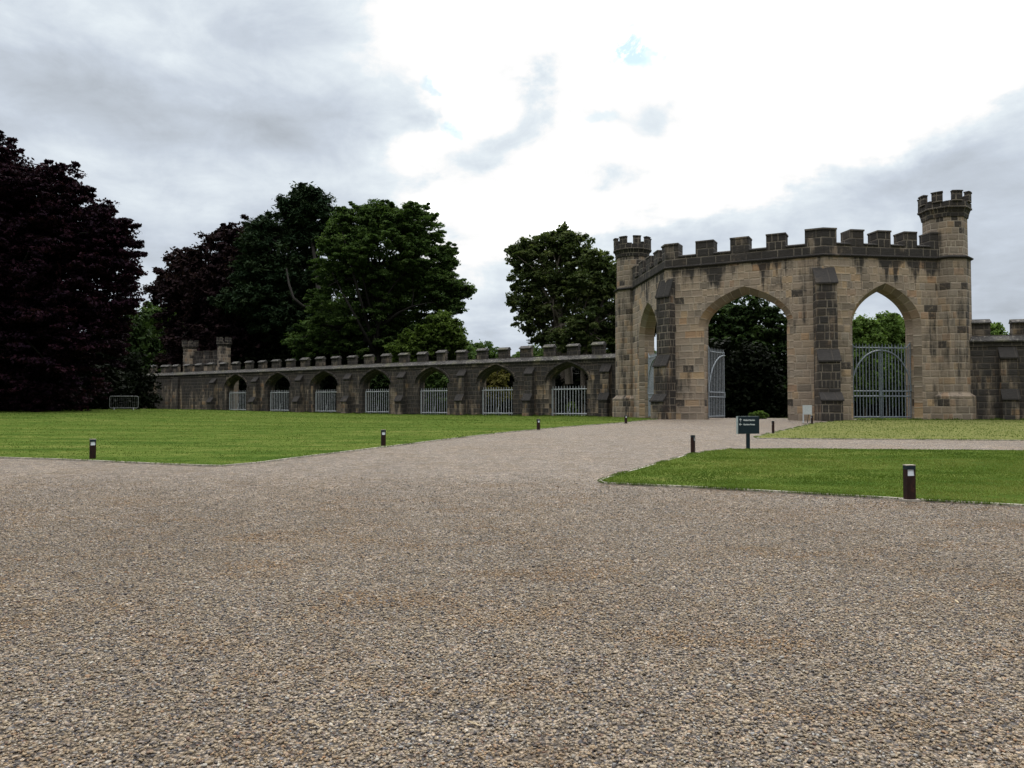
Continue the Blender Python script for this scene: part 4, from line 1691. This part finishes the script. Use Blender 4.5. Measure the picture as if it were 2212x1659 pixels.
def tree(name, label, cat, lobes, trunk_xy, trunk_top, leafmat, barkmat, seed, size=.26, clump=1.2, cover=1.0, per=44, core=.35,
         trunk_r=.5, flat=.6, group=None, limbs=26, extra=None, upbias=.5, zmin=None, aspect=.55, ragged=.12, spray=.35):
    rng = np.random.default_rng(seed)
    prng = random.Random(seed)
    x, y = trunk_xy
    z = tz(x, y)
    g = thing(name, (x, y, z), label, cat, group)
    cs, rs = [], []
    for (cx, cy, cz, rx, ry, rz) in lobes:
        area = 4 * PI * ((rx * ry) ** 1.6 + (rx * rz) ** 1.6 + (ry * rz) ** 1.6) ** (1 / 1.6) / 3 ** (1 / 1.6)
        n = max(6, int(area / (clump * clump) * 1.15 * cover))
        d = rng.normal(0, 1, (n, 3))
        d /= np.linalg.norm(d, axis=1)[:, None]
        rr = 1 - np.abs(rng.normal(0, .22, n)) + rng.normal(0, ragged * .6, n)
        rr = np.clip(rr, .2, 1.12)
        c = np.stack([cx + d[:, 0] * rx * rr, cy + d[:, 1] * ry * rr, cz + d[:, 2] * rz * rr], 1)
        cs.append(c)
        rs.append(clump * rng.uniform(.45, 1.05, n))
        # loose sprays that break the outline
        ns = int(n * spray)
        if ns:
            d = rng.normal(0, 1, (ns, 3))
            d[:, 2] = d[:, 2] * .8 + .1
            d /= np.linalg.norm(d, axis=1)[:, None]
            for stp in (1.0, 1.07, 1.13):
                rr = stp + rng.normal(0, .025, ns)
                kk = clump / max(rx, rz) * .6
                rr = 1 + (rr - 1) * (1 + kk * 3)
                cs.append(np.stack([cx + d[:, 0] * rx * rr, cy + d[:, 1] * ry * rr, cz + d[:, 2] * rz * rr], 1))
                rs.append(clump * rng.uniform(.22, .42, ns) * (1.5 - (stp - 1) * 5))
    cs, rs = np.concatenate(cs), np.concatenate(rs)
    if zmin is not None:
        k = cs[:, 2] > zmin
        cs, rs = cs[k], rs[k]
    # twigs that stick out beyond the crown
    V, tint = leaf_cloud(rng, cs, rs, per, size, flat, upbias, aspect=aspect)
    if core > 0:
        cc, cr = [], []
        for (cx, cy, cz, rx, ry, rz) in lobes:
            n = max(4, int(rx * ry * rz / (clump ** 3) * core))
            d = rng.normal(0, 1, (n, 3))
            d /= np.linalg.norm(d, axis=1)[:, None]
            rr = rng.random(n) ** .4 * .78
            cc.append(np.stack([cx + d[:, 0] * rx * rr, cy + d[:, 1] * ry * rr, cz + d[:, 2] * rz * rr], 1))
            cr.append(np.full(n, clump * 1.1))
        cc, cr = np.concatenate(cc), np.concatenate(cr)
        if zmin is not None:
            k = cc[:, 2] > zmin
            cc, cr = cc[k], cr[k]
        V2, t2 = leaf_cloud(rng, cc, cr, per // 2, size * 1.25, .8, 0.1)
        V = np.concatenate([V, V2])
        tint = np.concatenate([tint, t2])
    fast_mesh('crown', V, np.arange(len(V)), 4, M[leafmat], tint, parent=g)
    mb = MB()
    top = Vector(trunk_top)
    base = Vector((x, y, z - .2))
    tp = limb(mb, base, top, trunk_r, trunk_r * .45, prng, .03, 6)
    mb.tube([base, base + Vector((0, 0, .6))], trunk_r * 1.35, 8, trunk_r, cap=False)
    idx = list(range(len(cs)))
    prng.shuffle(idx)
    for i in idx[:limbs]:
        t = prng.uniform(.35, 1.0)
        st = tp[min(6, int(t * 6))]
        e = Vector(cs[i])
        pts = limb(mb, st, e, trunk_r * prng.uniform(.22, .4), .04, prng, .1, 5)
        for q in range(2):
            j = idx[(i * 7 + q * 13) % len(idx)]
            e2 = Vector(cs[j])
            if (e2 - pts[3]).length < clump * 5:
                limb(mb, pts[3], e2, trunk_r * .13, .03, prng, .1, 4)
    if extra:
        for pts, r0, r1 in extra:
            mb.tube(pts, r0, 7, r1, cap=False)
    mb.build('trunk', M[barkmat], g, smooth=True, recalc=False)
    return g


def build_trees():
    # copper beech, far left
    D = 68
    L = lobes_world([(-70, 470, 150), (20, 420, 75), (90, 470, 95), (165, 510, 85), (225, 545, 62), (255, 500, 34), (256, 590, 38), (30, 560, 170), (150, 620, 120), (225, 650, 55),
                     (-120, 640, 220), (60, 720, 170), (170, 720, 85, 70), (-20, 350, 55), (130, 410, 50), (-200, 520, 140)], D)
    t = at(-30, 880, D)
    tree('copper_beech', 'huge dark purple copper beech filling the left edge of the picture', 'tree', L, (t.x, t.y), at(-10, 520, D), 'leaf_copper', 'bark_dark', 11,
         size=.17, clump=1.2, cover=.72, per=66, core=.16, trunk_r=.9, flat=.34, limbs=80, ragged=.34, spray=.6)
    # second copper beech, behind the arcade
    D = 140
    L = lobes_world([(372, 622, 48, 36), (352, 618, 26, 16), (410, 592, 45, 34), (400, 560, 30, 16), (505, 520, 42, 38), (470, 560, 55), (535, 540, 60, 60), (450, 630, 90, 60), (560, 640, 110, 90), (400, 690, 50, 30), (500, 740, 110, 60), (600, 740, 110, 60), (410, 760, 70, 50)], D)
    t = at(520, 860, D)
    tree('copper_beech', 'dusky purple copper beech behind the left end of the arcade, left of the pine', 'tree', L, (t.x, t.y), at(500, 560, D), 'leaf_copper2', 'bark_dark', 12,
         size=.34, clump=2.0, cover=1.0, per=46, core=.35, trunk_r=.9, flat=.5, limbs=60, ragged=.2)
    # pine
    D = 132
    L = lobes_world([(655, 425, 30, 28), (630, 440, 28, 26), (690, 440, 30, 24), (660, 470, 55, 32), (610, 490, 42, 28), (565, 500, 34, 24), (548, 520, 26, 20), (600, 540, 75, 34), (690, 510, 40, 28),
                     (580, 590, 75, 36), (650, 600, 80, 40), (570, 650, 90, 40), (640, 690, 90, 50)], D, .7)
    t = at(700, 860, D)
    ex = [([at(700, 750, D - 7), at(694, 690, D - 8), at(690, 640, D - 7), at(680, 560, D - 3), at(665, 470, D)], .62, .22),
          ([at(692, 665, D - 8), at(655, 662, D - 9), at(634, 644, D - 9), at(624, 612, D - 8), at(619, 580, D - 5)], .30, .12)]
    tree('pine_tree', 'tall blue-green pine with a bare curved limb, highest of the middle trees', 'tree', L, (t.x, t.y), at(668, 450, D), 'leaf_pine', 'bark_dark', 13,
         size=.42, clump=1.7, cover=1.1, per=60, core=.25, trunk_r=.8, flat=.7, limbs=30, extra=ex, aspect=.3, upbias=.9)
    # big green tree
    D = 116
    L = lobes_world([(800, 480, 66, 40), (760, 500, 50, 45), (860, 478, 60, 36), (905, 500, 46, 50), (730, 560, 50, 60), (820, 550, 100, 75), (920, 570, 60, 60), (945, 620, 50, 45), (880, 640, 95, 70, 4),
                     (960, 560, 24, 26), (985, 632, 30, 18), (1004, 626, 18, 9), (975, 665, 24, 12), (780, 660, 100, 80, 3), (900, 720, 60, 35, 3), (720, 740, 90, 50, 9), (820, 750, 100, 45, 5)], D)
    t = at(800, 865, D)
    ex = [([at(800, 760, D), at(820, 700, D), at(860, 670, D + 2), at(920, 650, D + 1), at(975, 632, D + 1)], .4, .06),
          ([at(790, 740, D), at(790, 650, D + 2), at(800, 580, D + 1), at(790, 520, D + 1)], .4, .12),
          ([at(800, 760, D), at(860, 740, D + 1), at(930, 700, D + 1), at(960, 680, D + 1)], .35, .06)]
    tree('broadleaf_tree', 'large domed green broadleaf tree right of the pine', 'tree', L, (t.x, t.y), at(810, 560, D), 'leaf_green', 'bark_dark', 14,
         size=.20, clump=1.3, cover=.9, per=92, core=.22, trunk_r=.8, flat=.42, limbs=60, extra=ex, ragged=.2)
    # small yellow-green tree
    D = 104
    L = lobes_world([(960, 730, 42, 46), (925, 745, 48, 44), (985, 745, 22, 30), (890, 765, 50, 40), (955, 700, 30, 25)], D)
    t = at(945, 870, D)
    tree('small_tree', 'rounded yellow-green tree just above the arcade at the foot of the big green tree', 'tree', L, (t.x, t.y), at(945, 740, D), 'leaf_lime', 'bark', 15,
         size=.25, clump=1.1, cover=1.1, per=44, core=.35, trunk_r=.3, limbs=14)
    # centre sycamores
    D = 104
    L = lobes_world([(1118, 548, 22, 20), (1140, 550, 34, 28), (1185, 528, 42, 24), (1215, 518, 30, 26), (1240, 535, 42, 26), (1218, 502, 12, 12), (1140, 600, 34, 34), (1200, 580, 60, 40), (1130, 650, 30, 26),
                     (1150, 690, 36, 26), (1190, 650, 50, 40), (1175, 725, 28, 18), (1250, 610, 40, 40)], D)
    t = at(1228, 866, D)
    ex = [([at(1229, 830, D - 1.5), at(1226, 760, D - 1.2), at(1218, 720, D - 1), at(1212, 690, D - 1)], .55, .42),
          ([at(1212, 690, D - 1), at(1196, 668, D - 1), at(1186, 645, D - .8), at(1160, 610, D - .5), at(1140, 570, D)], .36, .10),
          ([at(1214, 690, D - 1), at(1206, 650, D - 1), at(1196, 622, D - 1), at(1180, 590, D - .8), at(1165, 560, D - .5)], .30, .08),
          ([at(1196, 622, D - 1), at(1210, 590, D - .8), at(1225, 540, D - 1)], .18, .06)]
    tree('sycamore', 'open-crowned sycamore with a pale forked trunk, left of the gatehouse turret', 'tree', L, (t.x, t.y), at(1205, 600, D), 'leaf_olive', 'bark_pale', 16,
         size=.25, clump=1.0, cover=.75, per=38, core=.06, trunk_r=.5, limbs=50, extra=ex, ragged=.3)
    D = 100
    L = lobes_world([(1285, 560, 30, 22), (1310, 590, 36, 26), (1275, 620, 45, 38), (1325, 640, 45, 45), (1280, 690, 55, 40), (1335, 700, 40, 40), (1240, 730, 45, 24), (1300, 745, 50, 24), (1345, 590, 30, 30)], D)
    t = at(1262, 868, D)
    ex = [([at(1262, 800, D - 1.2), at(1268, 742, D - 1), at(1284, 715, D - 1), at(1290, 690, D - 1)], .48, .3),
          ([at(1290, 690, D - 1), at(1298, 665, D - 1), at(1304, 640, D - .8), at(1306, 600, D)], .26, .08)]
    tree('sycamore', 'darker sycamore with a leaning trunk, partly hidden by the gatehouse turret', 'tree', L, (t.x, t.y), at(1290, 640, D), 'leaf_olive', 'bark', 17,
         size=.25, clump=1.05, cover=.85, per=42, core=.15, trunk_r=.4, limbs=36, extra=ex, ragged=.25)
    # tree behind the middle arch
    D = 88
    L = lobes_world([(1600, 668, 48, 34), (1560, 700, 55, 34), (1655, 700, 60, 40), (1530, 720, 60, 50), (1600, 760, 95, 60), (1680, 770, 70, 60), (1540, 810, 80, 60), (1640, 840, 110, 55), (1440, 700, 40, 26), (1405, 700, 22, 24)], D)
    t = at(1625, 866, D)
    tree('yew_tree', 'dark spreading evergreen seen through the middle arch of the gatehouse', 'tree', L, (t.x, t.y), at(1620, 700, D), 'leaf_yew', 'bark_dark', 18,
         size=.22, clump=1.2, cover=1.0, per=46, core=.45, trunk_r=.5, flat=.4, limbs=40, ragged=.2)
    # saplings seen through the right arch and over the right wall
    D = 76
    labs = ['leafy green sapling seen through the left part of the right arch', 'leafy green sapling in the middle of the right arch',
            'leafy green sapling at the right side of the right arch', 'green shrub behind the right tower', 'yellow-green sapling showing in the gap of the right wall parapet', 'green shrub beyond the right wall parapet']
    sp = [(1868, 735, 34, 40), (1915, 728, 30, 42), (1965, 735, 38, 42), (2030, 760, 40, 40), (2140, 738, 34, 32), (2200, 760, 40, 30)]
    for i, (px, py, rx, ry) in enumerate(sp):
        L = lobes_world([(px, py, rx, ry), (px - 8, py - ry * .7, rx * .45, ry * .45), (px + 14, py - ry * .6, rx * .35, ry * .45), (px, py + 60, rx * 1.25, 55), (px - rx * .5, py + 95, rx, 40)], D + (i % 3) * 2)
        t = at(px, 868, D + (i % 3) * 2)
        tree('sapling', labs[i], 'shrub', L, (t.x, t.y), at(px, py, D + (i % 3) * 2), 'leaf_fresh', 'bark', 30 + i, size=.17, clump=.62, cover=1.0, per=34, core=.5,
             trunk_r=.12, flat=1.1, limbs=10, group='saplings beyond the gatehouse', upbias=.2, ragged=.25)
    # weeping green tree and dark trees at the left
    D = 92
    L = lobes_world([(270, 715, 42, 45), (292, 750, 34, 45)], D)
    t = at(265, 884, D)
    tree('weeping_tree', 'drooping mid-green tree under the right edge of the large copper beech', 'tree', L, (t.x, t.y), at(265, 730, D), 'leaf_yew', 'bark_dark', 41,
         size=.26, clump=1.3, per=44, core=.5, trunk_r=.3, flat=1.6, limbs=12, upbias=0)
    D = 150
    L = lobes_world([(330, 690, 40, 30), (375, 700, 55, 40), (310, 760, 60, 60), (400, 760, 90, 60), (440, 720, 60, 40)], D)
    t = at(360, 884, D)
    tree('broadleaf_tree', 'distant dark green tree in the dip between the two copper beeches', 'tree', L, (t.x, t.y), at(360, 710, D), 'leaf_green', 'bark_dark', 42,
         size=.42, clump=2.2, per=40, core=.4, trunk_r=.5, limbs=14)
    # golden shrub and leafy shrubs behind the arches
    for (px, py, rx, ry, D, mt, lab, s) in [
        (1068, 822, 26, 30, 97, 'leaf_gold', 'golden-leaved shrub behind the second arch from the gatehouse', 51),
        (945, 830, 42, 40, 101, 'leaf_green', 'leafy green shrub behind the third arch from the gatehouse', 52),
        (1110, 835, 34, 34, 103, 'leaf_dark', 'dark shrub right of the golden shrub', 53),
        (818, 835, 40, 36, 108, 'leaf_yew', 'dull green shrub behind the middle arch of the arcade', 54),
        (1235, 884, 10, 12, 88, 'leaf_lime', 'small light-green weed bush behind the railing nearest the gatehouse', 55),
        (1640, 898, 16, 7, 66, 'leaf_fresh', 'small bright bush on the gravel behind the direction sign', 56)]:
        L = lobes_world([(px, py, rx, ry), (px - rx * .3, py + ry * .9, rx * 1.1, ry * .7), (px + rx * .3, py + ry * .9, rx, ry * .7)] if ry > 15 else [(px, py, rx, ry)], D)
        t = at(px, 880, D)
        tree('shrub', lab, 'shrub', L, (t.x, t.y), at(px, py, D), mt, 'bark', s, size=.2 if ry > 15 else .13, clump=.8 if ry > 15 else .3, per=40, core=.6, trunk_r=.08, limbs=8)


build_trees()


# dark undergrowth and far woods that read as one mass
def mass(name, label, boxes, matn, seed, n, size, clump=1.6, per=30, top_noise=1.0, fill=False):
    """boxes: (x, y, z0, z1, rx, ry) mounds"""
    rng = np.random.default_rng(seed)
    cs = []
    wts = np.array([b[4] * (b[3] - b[2]) for b in boxes])
    wts = wts / wts.sum()
    for b, w in zip(boxes, wts):
        k = int(n * w)
        x, y, z0, z1, rx, ry = b
        d = rng.normal(0, 1, (k, 3))
        d /= np.linalg.norm(d, axis=1)[:, None]
        r = rng.random(k) ** .3
        c = np.stack([x + d[:, 0] * rx * r, y + d[:, 1] * ry * r, z0 + np.abs(d[:, 2]) ** .8 * (z1 - z0) * r * rng.uniform(1 - .12 * top_noise, 1 + .12 * top_noise, k)], 1)
        if fill:
            rho = rng.random(k) ** .5
            c[:, 0] = x + np.cos(d[:, 0] * 9) * rx * rho
            c[:, 1] = y + np.sin(d[:, 0] * 9) * ry * rho
            c[:, 2] = z0 + (z1 - z0) * (1 - .22 * rho ** 2) * rng.random(k) ** .45
        cs.append(c)
    cs = np.concatenate(cs)
    V, tint = leaf_cloud(rng, cs, clump * rng.uniform(.5, 1.1, len(cs)), per, size, .8, .3)
    o = fast_mesh(name, V, np.arange(len(V)), 4, M[matn], tint)
    tag(o, label, 'undergrowth', kind='stuff')


rr = random.Random(9)
# hedge and undergrowth at the left, in front of which the lawn ends
mass('undergrowth', 'near-black hedge and undergrowth behind the left edge of the lawn',
     [(x, y, tz(x, y) - .2, h, 5.5, 3.5) for x, y, h in [(-64, 62, 9), (-57, 66, 9), (-50, 68, 8.5), (-46, 72, 8), (-50, 80, 9), (-46, 88, 9), (-52, 98, 10), (-54, 76, 10), (-60, 72, 12), (-56, 108, 11), (-62, 116, 12), (-68, 124, 13), (-52, 88, 10), (-60, 96, 13), (-43.5, 78, 6.5), (-47.5, 90, 7)]],
     'leaf_dark', 61, 5200, .24, 1.0, 30)
# behind the arcade
bx = []
for s in range(-2, 90, 5):
    for b, hh in ((16, 7.5), (24, 10)):
        p = wp(s + rr.uniform(-1.5, 1.5), b + rr.uniform(-2, 2) + (4 if s < 20 else 0))
        top = (7.0 if s < 34 else 13.5) * (1.0 if b < 20 else 1.15)
        bx.append((p[0], p[1], tz(*p) - .2, top + rr.uniform(-.8, .8), 4.5, 3.0))
mass('undergrowth', 'dark shrubbery filling the arches behind the arcade wall', bx, 'leaf_dark', 62, 7000, .34, 1.5, 32)
bx = []
for i in range(16):
    x = 14 + i * 3.4
    y = 80 + rr.uniform(-3, 6) + (8 if i > 5 else 0)
    bx.append((x, y, .3, (4.2 if i < 1 else 5.6 if i > 5 else 7.4) + rr.uniform(-.5, .5), 3.2, 3.0))
mass('undergrowth', 'dark bushes on the ground beyond the gatehouse arches', bx, 'leaf_dark', 63, 3400, .24, 1.1, 32)
# far wooded skyline
bx = []
for i in range(30):
    x = -34 + i * 3.6
    y = 235 + rr.uniform(-10, 10)
    px = CX + x / y * F_PX
    topz = EYE + (880 - (752 + 10 * math.sin(i * .9) + rr.uniform(-6, 6) - 12 * math.exp(-((px - 1040) / 60) ** 2))) / F_PX * y
    bx.append((x, y, 0, topz, 6.0, 5.0))
mass('far_woods', 'distant mixed woodland on the skyline between the trees', bx, 'leaf_green', 64, 6500, .42, 1.5, 34, 1.2, True)
